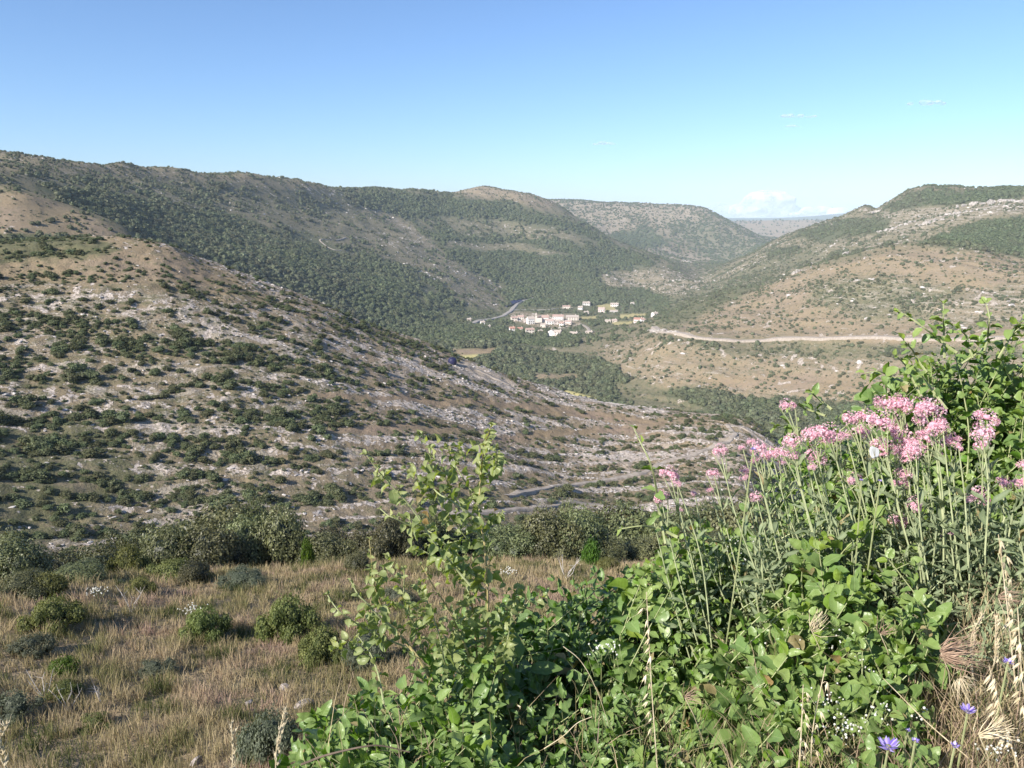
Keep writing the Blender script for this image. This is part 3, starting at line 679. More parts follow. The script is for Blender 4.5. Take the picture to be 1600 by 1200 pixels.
# ------------------------------------------------------------------ scrub on the near hillside: the largest as plants of their own
rs = np.random.default_rng(11)
clump = fbm(XX / 9, YY / 9, 3, 71); clump2 = fbm(XX / 26, YY / 26, 2, 77)
stripe = perlin(Zg / 1.7 + fbm(XX / 40, YY / 40, 2, 8) * 2.2, XX * .01, 4)          # rows along the terrace steps
stripe = LEDGE
sd = np.minimum(Mz[1], 1.4) * (.45 + 1.4 * sstep(-.1, .3, fbm(XX / 5, YY / 5, 2, 73))) * (.35 + 1.3 * sstep(-.05, .35, -LEDGE * (1 + .9 * rgt) + .4 * clump2)) * (1 - .6 * ROCKM)
dens = .32 * sd * sstep(.02, .15, Mz[1])
x, y, j, i = scatter(dens, rs, 112, 400)
vis = seen(2.0, .012)[j, i] & off_tracks(x, y, 1.2); x, y, j, i = x[vis], y[vis], j[vis], i[vis]
sz = (.55 + 1.25 * rs.random(len(x))**2.4) * (.8 + .5 * sstep(-.1, .35, clump[j, i])) * (1 + .3 * sstep(.8, 1.2, Mz[1][j, i]))
z = zat(x, y); px_, py_ = unproj(x, y, z); app = sz / np.hypot(x, y)
inview = (px_ > -5) & (px_ < 1280) & (py_ < 850) & (seen(.3, 0)[j, i])
order = np.argsort(-np.where(inview, app, 0)); big = order[:300]; rest = np.setdiff1d(np.arange(len(x)), big)
print('hillside scrub', len(x))
for k in big:
    o = ob('scrub_bush', scrub_t[int(rs.integers(6))], None, (x[k], y[k], z[k] - .12 * sz[k]), rs.random() * 6.28, (sz[k] * 1.15, sz[k], sz[k] * (.75 + .4 * rs.random())))
    tag(o, 'dark green scrub bush, one of the larger ones dotted over the near stony hillside', 'bush', 'larger scrub bushes dotted over the near hillside')
instancer('hillside_scrub', np.column_stack([x, y, z - .12 * sz])[rest], np.column_stack([sz * 1.2, sz, sz * (.6 + .5 * rs.random(len(x)))])[rest],
          rs.random(len(rest)) * 6.28, rs.integers(0, 6, len(rest)), scrub_t, 'small dark bushes sprinkled over the near stony hillside', 'scrub')
# low grey-green tufts between the bushes
x, y, j, i = scatter(.22 * Mz[1] * sstep(-.3, .3, clump2) * (1.2 - sstep(-.1, .3, clump)), rs, 112, 400)
vis = seen(.6, .004)[j, i] & off_tracks(x, y, .3); x, y = x[vis], y[vis]
sz = .35 + .5 * rs.random(len(x)); print('tufts', len(x))
low_t = [crown_mesh('tuft_crown', m_, 120, .16, 90 + k, .55, 3, core=False) for k, m_ in enumerate((M['greyshrub'], M['scrub'], M['greyshrub']))]
instancer('low_garrigue', np.column_stack([x, y, zat(x, y) - .05]), np.column_stack([sz, sz, sz * .8]), rs.random(len(x)) * 6.28, rs.integers(0, 3, len(x)), low_t,
          'low grey green tufts between the bushes of the near hillside', 'ground cover')

# loose limestone blocks on the near hillside
def rock_mesh(seed, m, sub=2, flat=.5, rough=.25):
    rg = np.random.default_rng(seed); v, f = ico(sub)
    for _ in range(7):                                   # chop facets off a ball
        d = unit(rg.normal(size=3)); q = v @ d; lim = .45 + .3 * rg.random(); v = v - np.clip(q - lim, 0, None)[:, None] * d
    v = v * (1 + rough * .3 * rg.normal(size=(len(v), 1))) * np.array([1, .7, flat])
    return mesh_np('rock', v, f, m)
rock_t = [rock_mesh(5 + k, M['stone'], 1 + (k > 2), .35 + .1 * (k % 3)) for k in range(5)]
rn = fbm(XX / 14, YY / 14, 3, 17)
x, y, j, i = scatter(.07 * Mz[2] + .8 * Mz[2] * ROCKM * sstep(-.2, .2, rn), rs, 112, 400)
vis = seen(.4, .003)[j, i] & off_tracks(x, y, .1); x, y = x[vis], y[vis]; print('rocks', len(x))
sz = .16 + .6 * rs.random(len(x))**3
instancer('scattered_limestone', np.column_stack([x, y, zat(x, y)]), np.column_stack([sz * 1.3, sz, sz]), rs.random(len(x)) * 6.28, rs.integers(0, 5, len(x)), rock_t,
          'pale limestone blocks strewn over the near hillside', 'rocks')

# ------------------------------------------------------------------ woods and scrub farther off
cl3 = fbm(XX / 30, YY / 30, 3, 33); cl4 = fbm(XX / 90, YY / 90, 2, 37)
cl5 = fbm(XX / 14, YY / 14, 2, 39)
def cover(wd): return np.where(wd > .8, 1.0, np.where(wd > .02, sstep(.93 - wd * .75, 1.1 - wd * .75, .5 + .55 * cl3 + .5 * cl5 + .45 * cl4), 0))
dw = cover(WOOD) * (.25 + .75 * WOOD) / 11.5
x, y, j, i = scatter(dw, rs, 440, 2600)
hx = np.array([h_[0] for h_ in HPOS]); hy = np.array([h_[1] for h_ in HPOS])
clear = np.ones(len(x), bool)
for a_, b_ in zip(hx, hy):
    u_ = unit(np.array([a_, b_])); dx, dy = x - a_, y - b_; al = dx * u_[0] + dy * u_[1]; ac = -dx * u_[1] + dy * u_[0]
    clear &= ~((np.abs(ac) < 7.5) & (al < 9) & (al > -15))
clear &= (x - SOLAR[0])**2 + (y - SOLAR[1])**2 > 26**2
vis = seen(8, .004)[j, i] & clear & off_tracks(x, y, 4); x, y, j, i = x[vis], y[vis], j[vis], i[vis]; r = np.hypot(x, y)
sz = (3.0 + 3.8 * rs.random(len(x))**1.8) * (.85 + .3 * sstep(-.2, .3, cl4[j, i])); sz *= np.where(r > 1500, 1.05, 1) * (.62 + .38 * sstep(.3, .8, WOOD[j, i]))
pxt, pyt = unproj(x, y, zat(x, y))
tint = np.clip(.35 + .8 * fbm(x / 55, y / 55, 3, 61) + .35 * perlin(x / 9, y / 9, 9), 0, 1) * (.4 + .6 * sstep(.5, 1, WOOD[j, i]))
tint = np.clip(tint * .6 + .2 * ((pxt > 560) & (pxt < 1050) & (r > 1000)) + .3 * ((pxt > 1440) & (r > 1100)), 0, 1)
print('wood trees', len(x))
instancer('hillside_woods', np.column_stack([x, y, zat(x, y) - .6]), np.column_stack([sz, sz, sz * (.85 + .3 * rs.random(len(x)))]), rs.random(len(x)) * 6.28, rs.integers(0, 5, len(x)), wood_t,
          'dark green woods covering the slopes beyond the near hillside', 'woods', tint)
# scrub dots on the open far slopes
ds = Mz[1] * (1 - .8 * WOOD) * (.35 + 1.3 * sstep(-.1, .3, cl3)) * .085
x, y, j, i = scatter(np.where(RM > 4300, .0011 * sstep(-.2, .3, cl4), ds * np.where(RM > 2600, .45, 1)), rs, 400, 6600)
vis = seen(3, .002)[j, i] & off_tracks(x, y, 2); x, y = x[vis], y[vis]; r = np.hypot(x, y)
sz = (.8 + 2.5 * rs.random(len(x))**3) * np.where(r > 4300, 4, np.where(r > 2600, 2.0, 1.0)); print('far scrub', len(x))
instancer('far_scrub', np.column_stack([x, y, zat(x, y) - .3]), np.column_stack([sz * 1.1, sz, sz * .9]), rs.random(len(x)) * 6.28, rs.integers(0, 5, len(x)), wood_t,
          'small dark bushes dotted over the brown slopes across the valley', 'scrub', rs.random(len(x)) * .3)
x, y, j, i = scatter(.036 * np.minimum(Mz[1], 1) * (.3 + 1.2 * sstep(-.2, .3, fbm(XX / 16, YY / 16, 3, 191))) * (1 - WOOD), rs, 560, 1500)
vis = seen(1, .001)[j, i] & off_tracks(x, y, 1.5); x, y = x[vis], y[vis]; sz = .5 + .8 * rs.random(len(x))
instancer('slope_garrigue', np.column_stack([x, y, zat(x, y) - .1]), np.column_stack([sz * 1.5, sz * 1.2, sz * .7]), rs.random(len(x)) * 6.28, rs.integers(0, 3, len(x)), low_t,
          'low grey green tufts covering the slopes across the valley', 'ground cover')
# woods of the hill behind
x, y, j, i = scatter(WOOD * (.5 + sstep(-.2, .3, cl3)) / 60, rs, 2600, 4400)
vis = seen(8, .001)[j, i]; x, y = x[vis], y[vis]; sz = 7 + 4 * rs.random(len(x)); print('far wood', len(x)); sz = sz * .75
instancer('distant_woods', np.column_stack([x, y, zat(x, y) - 1]), np.column_stack([sz, sz, sz * .8]), rs.random(len(x)) * 6.28, rs.integers(0, 5, len(x)), wood_t,
          'distant dark woods on the hill at the head of the valley', 'woods', .3 + .3 * rs.random(len(x)))
# pale outcrops on the far slopes
rock_f = [rock_mesh(25 + k, M['stone'], 2, .6 + .1 * k, .4) for k in range(4)]
x, y, j, i = scatter(.011 * sstep(.3, .7, Mz[2]) * (.15 + 2.5 * ROCKM), rs, 560, 2600)
vis = seen(1, .001)[j, i] & off_tracks(x, y, 2); x, y = x[vis], y[vis]; sz = .7 + 1.9 * rs.random(len(x))**2; print('far rocks', len(x))
instancer('far_limestone', np.column_stack([x, y, zat(x, y)]), np.column_stack([sz * 1.6, sz, sz]), rs.random(len(x)) * 3, rs.integers(0, 4, len(x)), rock_f,
          'pale limestone outcrops scattered over the far slopes', 'rocks')

# named cliffs and outcrops: (px0, py0, px1, py1, height m, rmin, label)
CLIFFS = [
 (1018,516,1056,524,4.5,700,'white cliff edge where the valley road rounds the hill'),
 (1500,322,1540,318,9,1280,'white rock face high on the right hand skyline, left of the two long ones'),
 (1555,316,1640,309,10,1280,'long white rock face at the right edge of the skyline hill'),
 (1440,352,1478,342,8,1280,'white crag in the middle of the right hand hill below the skyline'),
 (1375,362,1430,345,7,1280,'broken pale crag on the right hand hill, left of the middle one'),
 (1480,335,1520,330,6,1280,'grey crag just below the white rock face on the right'),
 (1300,408,1330,393,6,1280,'slanting pale rib of rock left of the round hill top'),
 (1240,428,1258,420,6,1000,'small pale crag on the left flank of the round hill'),
 (1060,410,1078,418,12,2600,'tiny white scar on the hill at the head of the valley'),
 (1362,337,1376,334,12,1900,'knobbly grey rock on the saddle of the right hand skyline'),
]
M['cliff'] = plain('white_cliff', (.22, .195, .17), (.50, .46, .42), .5, bump=.6)
for n_, (x0, y0, x1, y1, h, rm_, lab) in enumerate(CLIFFS):
    a, b_ = hit(x0, y0, rm_), hit(x1, y1, rm_); rg = np.random.default_rng(300 + n_); mb = MB()
    L = np.linalg.norm((b_ - a)[:2]); cnt = max(8, int(min(L, 240) / (h * .35))); v0, f0 = ico(3)
    if L > 260: b_ = a + (b_ - a) * 260 / L
    for k in range(cnt):
        p = a + (b_ - a) * (k + rg.random() * .6) / cnt; p[2] = zat(p[0], p[1]); s_ = h * (.22 + .4 * rg.random()); p[:2] += rg.normal(size=2) * h * .5
        v = v0.copy()
        for _ in range(9):
            d = unit(rg.normal(size=3) * np.array([1, 1, .4])); q = v @ d; v = v - np.clip(q - (.4 + .3 * rg.random()), 0, None)[:, None] * d
        v += .06 * perlin(v[:, 0] * 4 + k, v[:, 2] * 5 + v[:, 1] * 3, k)[:, None] * v
        mb.add(v * np.array([1.6, .8, .8 + .5 * rg.random()]) * s_ + p - np.array([0, 0, s_ * .25]), f0)
    o = ob('rock_outcrop', mb.mesh('rock_outcrop', M['cliff'])); tag(o, lab, 'cliff', 'pale crags on the far hillsides')

# ------------------------------------------------------------------ village
for k, c in dict(white=(.80, .78, .74), cream=(.70, .64, .56), pinkw=(.74, .65, .60)).items():
    M['wall_' + k] = plain('plaster_' + k, tuple(q * .88 for q in c), c, .6)
for k, c in dict(red=(.42, .30, .25), redb=(.45, .25, .19), tan=(.48, .41, .35), pink=(.50, .39, .34)).items():
    M['roof_' + k] = plain('roof_tiles_' + k, tuple(q * .75 for q in c), c, 1.2)
M['glass'] = plain('dark_window', (.03, .035, .04), (.06, .065, .07), 1, rough=.2)
M['shutter'] = plain('wooden_shutter', (.16, .10, .07), (.22, .15, .10), 1)
def house(pos, wpx, hpx, dep, yaw, wall, roof, label):
    r = math.hypot(pos[0], pos[1]); W = wpx / FPX * r; H = max(3.0, hpx / FPX * r); rh = H * .28; wh = H - rh
    az = math.atan2(pos[0], pos[1])
    t = thing('village_house', (pos[0], pos[1], pos[2] - .3), label, 'house', 'houses of the village in the valley', -az + R(yaw))
    b = MB(); b.box((0, 0, wh / 2 - .5), (W, dep, wh + 1)); D = dep / 2
    b.add([(-W/2, -D, wh), (-W/2, D, wh), (-W/2, 0, wh + rh - .15)], [[0, 1, 2]]); b.add([(W/2, -D, wh), (W/2, D, wh), (W/2, 0, wh + rh - .15)], [[0, 2, 1]])
    ob('wall', b.mesh('wall', M['wall_' + wall]), t)
    b = MB(); o_ = .45; th = .22
    for s in (-1, 1):
        e = np.array([(-W/2-o_, s*(D+o_), wh - .2), (W/2+o_, s*(D+o_), wh - .2), (W/2+o_, 0, wh + rh), (-W/2-o_, 0, wh + rh)])
        v = np.vstack([e, e + [0, 0, th]]); b.add(v, [[0,1,2,3],[7,6,5,4],[0,4,5,1],[1,5,6,2],[2,6,7,3],[3,7,4,0]])
    rf = ob('roof', b.mesh('roof', M['roof_' + roof]), t)
    cb = MB(); cb.box((W * .28, D * .3, wh + rh + .3), (.8, .7, 1.6)); cb.box((W * .28, D * .3, wh + rh + 1.15), (1.0, .9, .12)); ob('chimney', cb.mesh('chimney', M['wall_cream']), rf)
    nwin = max(2, int(W / 3.4)); floors = 2 if wh > 5 else 1
    for fl in range(floors):
        for q in range(nwin):
            xx = (q + .5) / nwin * W - W / 2; zz = 1.5 + fl * 2.8; door = fl == 0 and q == nwin // 2
            b = MB()
            if door: b.box((xx, -D - .02, 1.05), (1.1, .12, 2.1)); ob('door', b.mesh('door', M['shutter']), t)
            else:
                b.box((xx, -D - .02, zz + .1), (.95, .1, 1.3)); wn = ob('window', b.mesh('window', M['glass']), t)
                b = MB(); b.box((xx - .75, -D - .05, zz + .1), (.45, .07, 1.35)); b.box((xx + .75, -D - .05, zz + .1), (.45, .07, 1.35)); ob('shutter', b.mesh('shutter', M['shutter']), wn)
    return t
for h_, p_ in zip(HOUSES, HPOS): house(p_, h_[2], h_[3], h_[4], h_[5], h_[6], h_[7], h_[8])
# church with its bell tower
cp_ = hit(843, 503, 1120); rc = math.hypot(cp_[0], cp_[1]); ch = thing('village_church', cp_, 'pale stone church with a slim bell tower above the red roofs', 'church', None, -math.atan2(cp_[0], cp_[1]))
b = MB(); b.box((0, 0, 3.5), (8, 14, 8)); ob('nave', b.mesh('nave', M['wall_cream']), ch)
b = MB()
for s in (-1, 1):
    e = np.array([(s*4.5, -7.4, 7.4), (s*4.5, 7.4, 7.4), (0, 7.4, 9.8), (0, -7.4, 9.8)]); v = np.vstack([e, e + [0, 0, .25]])
    b.add(v, [[0,1,2,3],[7,6,5,4],[0,4,5,1],[1,5,6,2],[2,6,7,3],[3,7,4,0]])
ob('roof', b.mesh('roof', M['roof_red']), ch)
b = MB(); b.box((-5.6, -5, 6.5), (3.2, 3.2, 14)); b.box((-5.6, -5, 13.6), (3.6, 3.6, .3)); tw = ob('bell_tower', b.mesh('bell_tower', M['wall_cream']), ch)
b = MB(); b.add([(-7.2,-6.6,13.75), (-4,-6.6,13.75), (-4,-3.4,13.75), (-7.2,-3.4,13.75), (-5.6,-5,16.6)], [[0,1,4],[1,2,4],[2,3,4],[3,0,4]]); ob('spire', b.mesh('spire', M['roof_tan']), tw)
b = MB(); b.box((-5.6, -6.62, 11.8), (1, .1, 1.8)); ob('belfry_opening', b.mesh('belfry_opening', M['glass']), tw)

# dark blue panels lying on the slope above the village
def slab_on_slope(name, corners, m, rows, label, cat, part):
    c = [np.array(q) for q in corners]; t = thing(name, c[0], label, cat); n_ = rows
    for q in range(n_):
        u0, u1 = (q + .04) / n_, (q + .96) / n_
        a, b_ = c[0] + (c[1] - c[0]) * u0, c[0] + (c[1] - c[0]) * u1; d, e = c[3] + (c[2] - c[3]) * u0, c[3] + (c[2] - c[3]) * u1
        v = np.array([a, b_, e, d]) - c[0]; v = np.vstack([v + [0, 0, 1.6], v + [0, 0, 1.85]]); mb = MB()
        mb.add(v, [[0,3,2,1],[4,5,6,7],[0,1,5,4],[1,2,6,5],[2,3,7,6],[3,0,4,7]])
        for g_ in (v[0], v[1], v[2], v[3]): mb.box((g_[0] * .98, g_[1] * .98, g_[2] - 1.2), (.3, .3, 2.4))
        ob(part, mb.mesh(part, m), t)
    return t
M['panel'] = plain('dark_blue_panel', (.018, .018, .055), (.03, .03, .085), .4, rough=.45)
slab_on_slope('solar_panel_array', [hit(789,476,1000), hit(811,467,1000), hit(816,471,1000)+np.array([0,0,0]), hit(790,481,1000)], M['panel'], 6, 'dark blue panels lying on the slope by the road above the village', 'solar panels', 'panel_row')
# small round dark water tank beside the hillside track
tp = hit(707, 569, 150); tk = thing('water_tank', tp, 'dark round tank beside the pale track on the near hill spur', 'tank')
v, f = ico(3); v = v * np.array([1.7, 1.7, 2.0]); v[:, 2] = np.clip(v[:, 2] + .9, -.3, 2.4)
ob('tank_body', mesh_np('tank_body', v, f, M['panel'], smooth=True), tk)
b = MB(); b.tube([(0, 0, 2.35), (0, 0, 2.6)], .45, 12); b.tube([(0, 0, 2.6), (0, 0, 2.62)], [.5, .02], 12); ob('lid', b.mesh('lid', M['panel']), tk)

# ------------------------------------------------------------------ clouds low over the horizon and thin wisps above
def cloud(name, px, py, wpx, hpx, dist, dens, label, seed, blobs=14, flat=.5):
    rg = np.random.default_rng(seed); c = P(px, py, dist); W = wpx / FPX * dist; H = hpx / FPX * dist; mb = MB(); v0, f0 = ico(3)
    for k in range(blobs):
        q = rg.random() * 2 - 1; s_ = H * (.35 + .35 * rg.random()) * (1 - .55 * abs(q))
        mb.add(v0 * np.array([1.9, 1.5, .8]) * s_ * (1 + .12 * perlin(v0[:, 0] * 3 + k, v0[:, 2] * 3 + v0[:, 1] * 2, k)[:, None]) + np.array([q * W / 2, (rg.random() - .5) * W * .2, s_ * .5 - H * .35 + H * .35 * rg.random() * (1 - abs(q))]), f0)
    o = ob(name, mb.mesh(name, M['cloud_%s' % dens])); o.location = c
    rm = o.modifiers.new('join', 'REMESH'); rm.mode = 'VOXEL'; rm.voxel_size = H * .06; rm.use_smooth_shade = True
    return tag(o, label, 'cloud')
def cloud_mat(name, density, scale):
    m = bpy.data.materials.new(name); m.use_nodes = True; nt = m.node_tree; nt.nodes.clear()
    out = mk(nt, 'OutputMaterial'); df = mk(nt, 'BsdfDiffuse'); df.inputs[0].default_value = (.95, .95, .96, 1); tl = mk(nt, 'BsdfTranslucent'); tl.inputs[0].default_value = (.95, .95, .96, 1); tp = mk(nt, 'BsdfTransparent')
    a = mk(nt, 'MixShader'); a.inputs[0].default_value = .5; nt.links.new(df.outputs[0], a.inputs[1]); nt.links.new(tl.outputs[0], a.inputs[2])
    n = noise(nt, coords(nt), scale, 4); b = mk(nt, 'MixShader'); nt.links.new(math_(nt, 'MULTIPLY', ramp(nt, n.outputs[0], .25, .75), density), b.inputs[0])
    nt.links.new(tp.outputs[0], b.inputs[1]); nt.links.new(a.outputs[0], b.inputs[2]); nt.links.new(b.outputs[0], out.inputs[0]); return m
M['cloud_dense'] = cloud_mat('cumulus', .95, .0016); M['cloud_thin'] = cloud_mat('wisp', .34, .003)
CLOUDS = [('cumulus_cloud', 1198, 325, 90, 30, 30000, 'dense', 'puffy white cloud low over the gap in the hills', 1), ('cumulus_cloud', 1290, 331, 110, 16, 30000, 'dense', 'flat white cloud bank right of the puffy one on the horizon', 2),
          ('cumulus_cloud', 1130, 328, 70, 16, 31000, 'thin', 'faint cloud bank left of the puffy one on the horizon', 3), ('thin_cloud', 1235, 181, 70, 5, 16000, 'thin', 'thin wisp of cloud, the lower of two over the right hand hills', 4),
          ('thin_cloud', 1452, 161, 55, 6, 16000, 'thin', 'thin wisp of cloud high over the right hand hill', 5), ('thin_cloud', 945, 224, 30, 5, 16000, 'thin', 'tiny faint wisp of cloud above the middle of the ridge', 6),
          ('thin_cloud', 1238, 197, 20, 3, 16000, 'thin', 'tiniest speck of cloud just under the lower wisp', 7)]
for c in CLOUDS: cloud(*c)

# ------------------------------------------------------------------ haze
hz = MB(); top = 175.0; hz.box((0, 500, (top - 300) / 2), (32000, 33000, top + 300))
hm = bpy.data.materials.new('haze'); hm.use_nodes = True; n_ = hm.node_tree; n_.nodes.clear()
oo = mk(n_, 'OutputMaterial'); pv = mk(n_, 'VolumePrincipled'); pv.inputs['Color'].default_value = (.70, .85, 1, 1); pv.inputs['Density'].default_value = HAZE = 6.0e-5; pv.inputs['Anisotropy'].default_value = -.2
n_.links.new(pv.outputs[0], oo.inputs['Volume'])
hm.cycles.homogeneous_volume = True if hasattr(hm, 'cycles') else None
tag(ob('haze', hz.mesh('haze', hm)), kind='stuff')

# ================================================================== NEAR SLOPE: oaks, bushes, grass
oak_t = [crown_mesh('crown', M['oak'], 11000, .024, 120 + k, .85 + .08 * (k % 2), 13, spread=.72, inner=.8) for k in range(4)]
box_t = [crown_mesh('foliage', M['box'], 5200, .028, 140 + k, .62, 12, spread=.85, inner=.75) for k in range(2)]
grey_t = [crown_mesh('foliage', M['greyshrub'], 4200, .026, 150 + k, .6, 11, spread=.85, inner=.7) for k in range(2)]
bright_t = [crown_mesh('foliage', M['brightshrub'], 2600, .05, 160, .6, 8, core=False, inner=.4)]
def trunk_mesh(seed, n=3):
    rg = np.random.default_rng(seed); b = MB()
    for k in range(n):
        a = rg.random() * 6.28; e = np.array([math.cos(a), math.sin(a), 0]) * .35
        pts = [np.array([0, 0, -.35]) + e * .1, np.array([0, 0, .05]) + e * .3, np.array([0, 0, .35]) + e * .7 + rg.normal(size=3) * .03, np.array([0, 0, .65]) + e]
        b.tube(pts, [.06, .05, .035, .012], 6)
    return b.mesh('trunk', M['bark'])
trunk_t = [trunk_mesh(k) for k in range(3)]
rk = np.random.default_rng(21)
def bush(name, px, py, wpx, hpx, r, tmpl, label, cat, group=None, crown='crown', sink=.1):
    p = P(px, py, r) if r else hit(px, py, 8); rr = math.hypot(p[0], p[1]); p[2] = zat(p[0], p[1])
    top = P(px, py - hpx, rr)[2]; W = wpx / FPX * rr * 1.02; H = max(top - p[2], .25)
    t = thing(name, p, label, cat, group, rk.random() * 6.28)
    me = tmpl[int(rk.integers(len(tmpl)))]; zx = max(v.co.z for v in me.vertices) if me.name not in ZMAX else ZMAX[me.name]; ZMAX[me.name] = zx
    o = ob(crown, me, t, (0, 0, 0)); o.scale = (W / 2.0, W / 2.0 * (.85 + .3 * rk.random()), H / zx)
    tr = ob('trunk', trunk_t[int(rk.integers(3))], t, (0, 0, 0)); tr.scale = (W / 2.2, W / 2.2, H * .8)
    return t
ZMAX = {}
OAKS = [  # px, base row, width, height, distance
 (18,912,100,75,31,'dark oak at the far left end of the row, cut by the picture edge'), (78,905,115,68,34,'dark rounded oak, second from the left of the row'),
 (150,890,110,68,38,'low grey green oak left of the gap in the row'), (205,884,90,62,42,'small oak peeping over the grass left of the big oaks'),
 (262,893,120,84,36,'broad dark oak at the left of the tall clump'), (322,888,120,92,36,'dark oak leaning on the tallest one from the left'),
 (385,880,120,104,38,'tallest oak of the left clump above the dry grass'), (438,880,95,92,38,'greyish oak on the right shoulder of the tallest one'),
 (510,878,90,72,37,'pale grey oak right of the bright green shrub'), (560,876,80,60,42,'dark oak half hidden between the pale grey oak and the tall shoots'),
 (612,884,100,72,36,'dark oak behind the leftmost pale shoots'), (672,880,90,78,38,'oak seen through the thin stems of the pale shoot bush'),
 (735,880,90,72,40,'dark oak just behind the tallest pale shoot'), (800,882,95,84,37,'dark oak directly right of the tallest pale shoot'),
 (855,884,105,96,36,'big pale oak in the middle of the right clump'), (905,882,95,102,38,'tallest oak of the right clump with a reddish top'),
 (950,884,75,62,38,'small pale oak at the right of the right clump'), (1005,886,90,60,38,'low oak just left of the leftmost pink flowers'),
 (1070,886,100,66,38,'oak mostly hidden behind the leftmost pink flowers'), (1150,888,120,66,38,'oak hidden behind the green shrub under the pink flowers'),
]
for px, py, w_, h_, r_, lb in OAKS: bush('holm_oak', px, py, w_ * (1.05 + .25 * rk.random()), h_ * (.78 + .55 * rk.random()), r_ + 3.5 * rk.random(), oak_t, lb, 'tree', 'oaks along the lower edge of the dry grass slope')
for px, py, w_, h_, r_, lb in ((40,945,95,60,27,'dark low oak in the bottom left of the row, nearest the camera'),(120,930,85,50,30,'dark spreading oak standing forward of the second oak from the left'),(10,880,120,70,44,'tall dark oak behind the left end of the row'),
      (175,868,110,60,46,'dark oak behind the gap at the left of the row'),(300,905,60,36,30,'small oak sprout in front of the big left clump'),(560,892,55,34,31,'low oak sprout left of the pale shoots'),(405,862,70,110,44,'dark pointed oak crown rising behind the tallest left oak'),(885,862,70,100,44,'brownish crown rising behind the right clump')):
    bush('holm_oak', px, py, w_, h_, r_, oak_t, lb, 'tree', 'oaks along the lower edge of the dry grass slope')
for k in range(200):
    px = rk.random() * 1350 - 60; r_ = 44 + rk.random() * 50; p = P(px, 600, r_); pz = zat(p[0], p[1])
    hgt = 2.4 + 4.2 * rk.random()**1.3; q = unproj(p[0], p[1], pz + hgt)
    if (pz + hgt) / r_ < float(RUN[np.searchsorted(RR, 36), int(np.searchsorted(AZ, math.atan2(p[0], p[1])))]) + .004: continue
    t = thing('ravine_oak', (p[0], p[1], pz), 'dark oak crown showing over the row of oaks from the ravine below', 'tree', 'oaks in the ravine behind the row', rk.random() * 6.28)
    o = ob('crown', oak_t[k % 4], t); o.scale = (hgt * .62, hgt * .62, hgt / 1.25); ob('trunk', trunk_t[k % 3], t).scale = (hgt * .5, hgt * .5, hgt * .7)
SHR = [
 (75,932,65,48,'b','rounded green bush under the second oak from the left'), (85,982,88,58,'b','largest dark green bush at the left of the dry grass'),
 (50,1022,62,36,'g','grey green bush just below the large one at the left'), (100,1052,60,28,'y','bright green low shrub at the left of the dry grass'),
 (222,930,48,34,'b','small dark bush standing alone under the broad oak'), (322,1000,78,62,'b','rounded bush with a dark shadow left of the twin bushes'),
 (270,905,90,34,'b','low spreading bush under the tall oak clump'), (378,914,80,28,'g','low grey bush at the top of the grass under the tallest oak'),
 (452,992,100,72,'b','left one of the twin bushes beside the pale shoots'), (505,1030,85,66,'b','right one of the twin bushes beside the pale shoots'),
 (98,1090,50,30,'b','small green tuft below the bright green shrub'), (25,1120,85,50,'g','grey bush at the left picture edge near the bottom'),
 (150,1138,60,26,'b','small dark bush near the bottom left'), (240,1052,60,26,'g','faint grey green tuft in the middle of the dry grass'),
 (425,1190,105,98,'g','big grey green bush at the bottom beside the leafy shrub'), (575,1040,90,70,'g','twiggy grey bush behind the lower pale shoots'),
 (480,872,30,40,'y','vivid green shrub between the big oaks'), (950,893,40,26,'b','small yellow green bush under the right oaks'), (925,880,45,45,'y','yellow green bush at the foot of the tallest right oak'),
 (200,870,60,30,'b','low green bush left of the tall oak clump'), (620,945,60,32,'g','pale grey bush seen between the pale shoots'),
]
for px, py, w_, h_, k_, lb in SHR:
    bush('slope_bush', px, py, w_, h_, None if py > 890 else 35, dict(b=box_t, g=grey_t, y=bright_t)[k_], lb, 'bush', 'bushes standing in the dry grass slope', 'foliage')

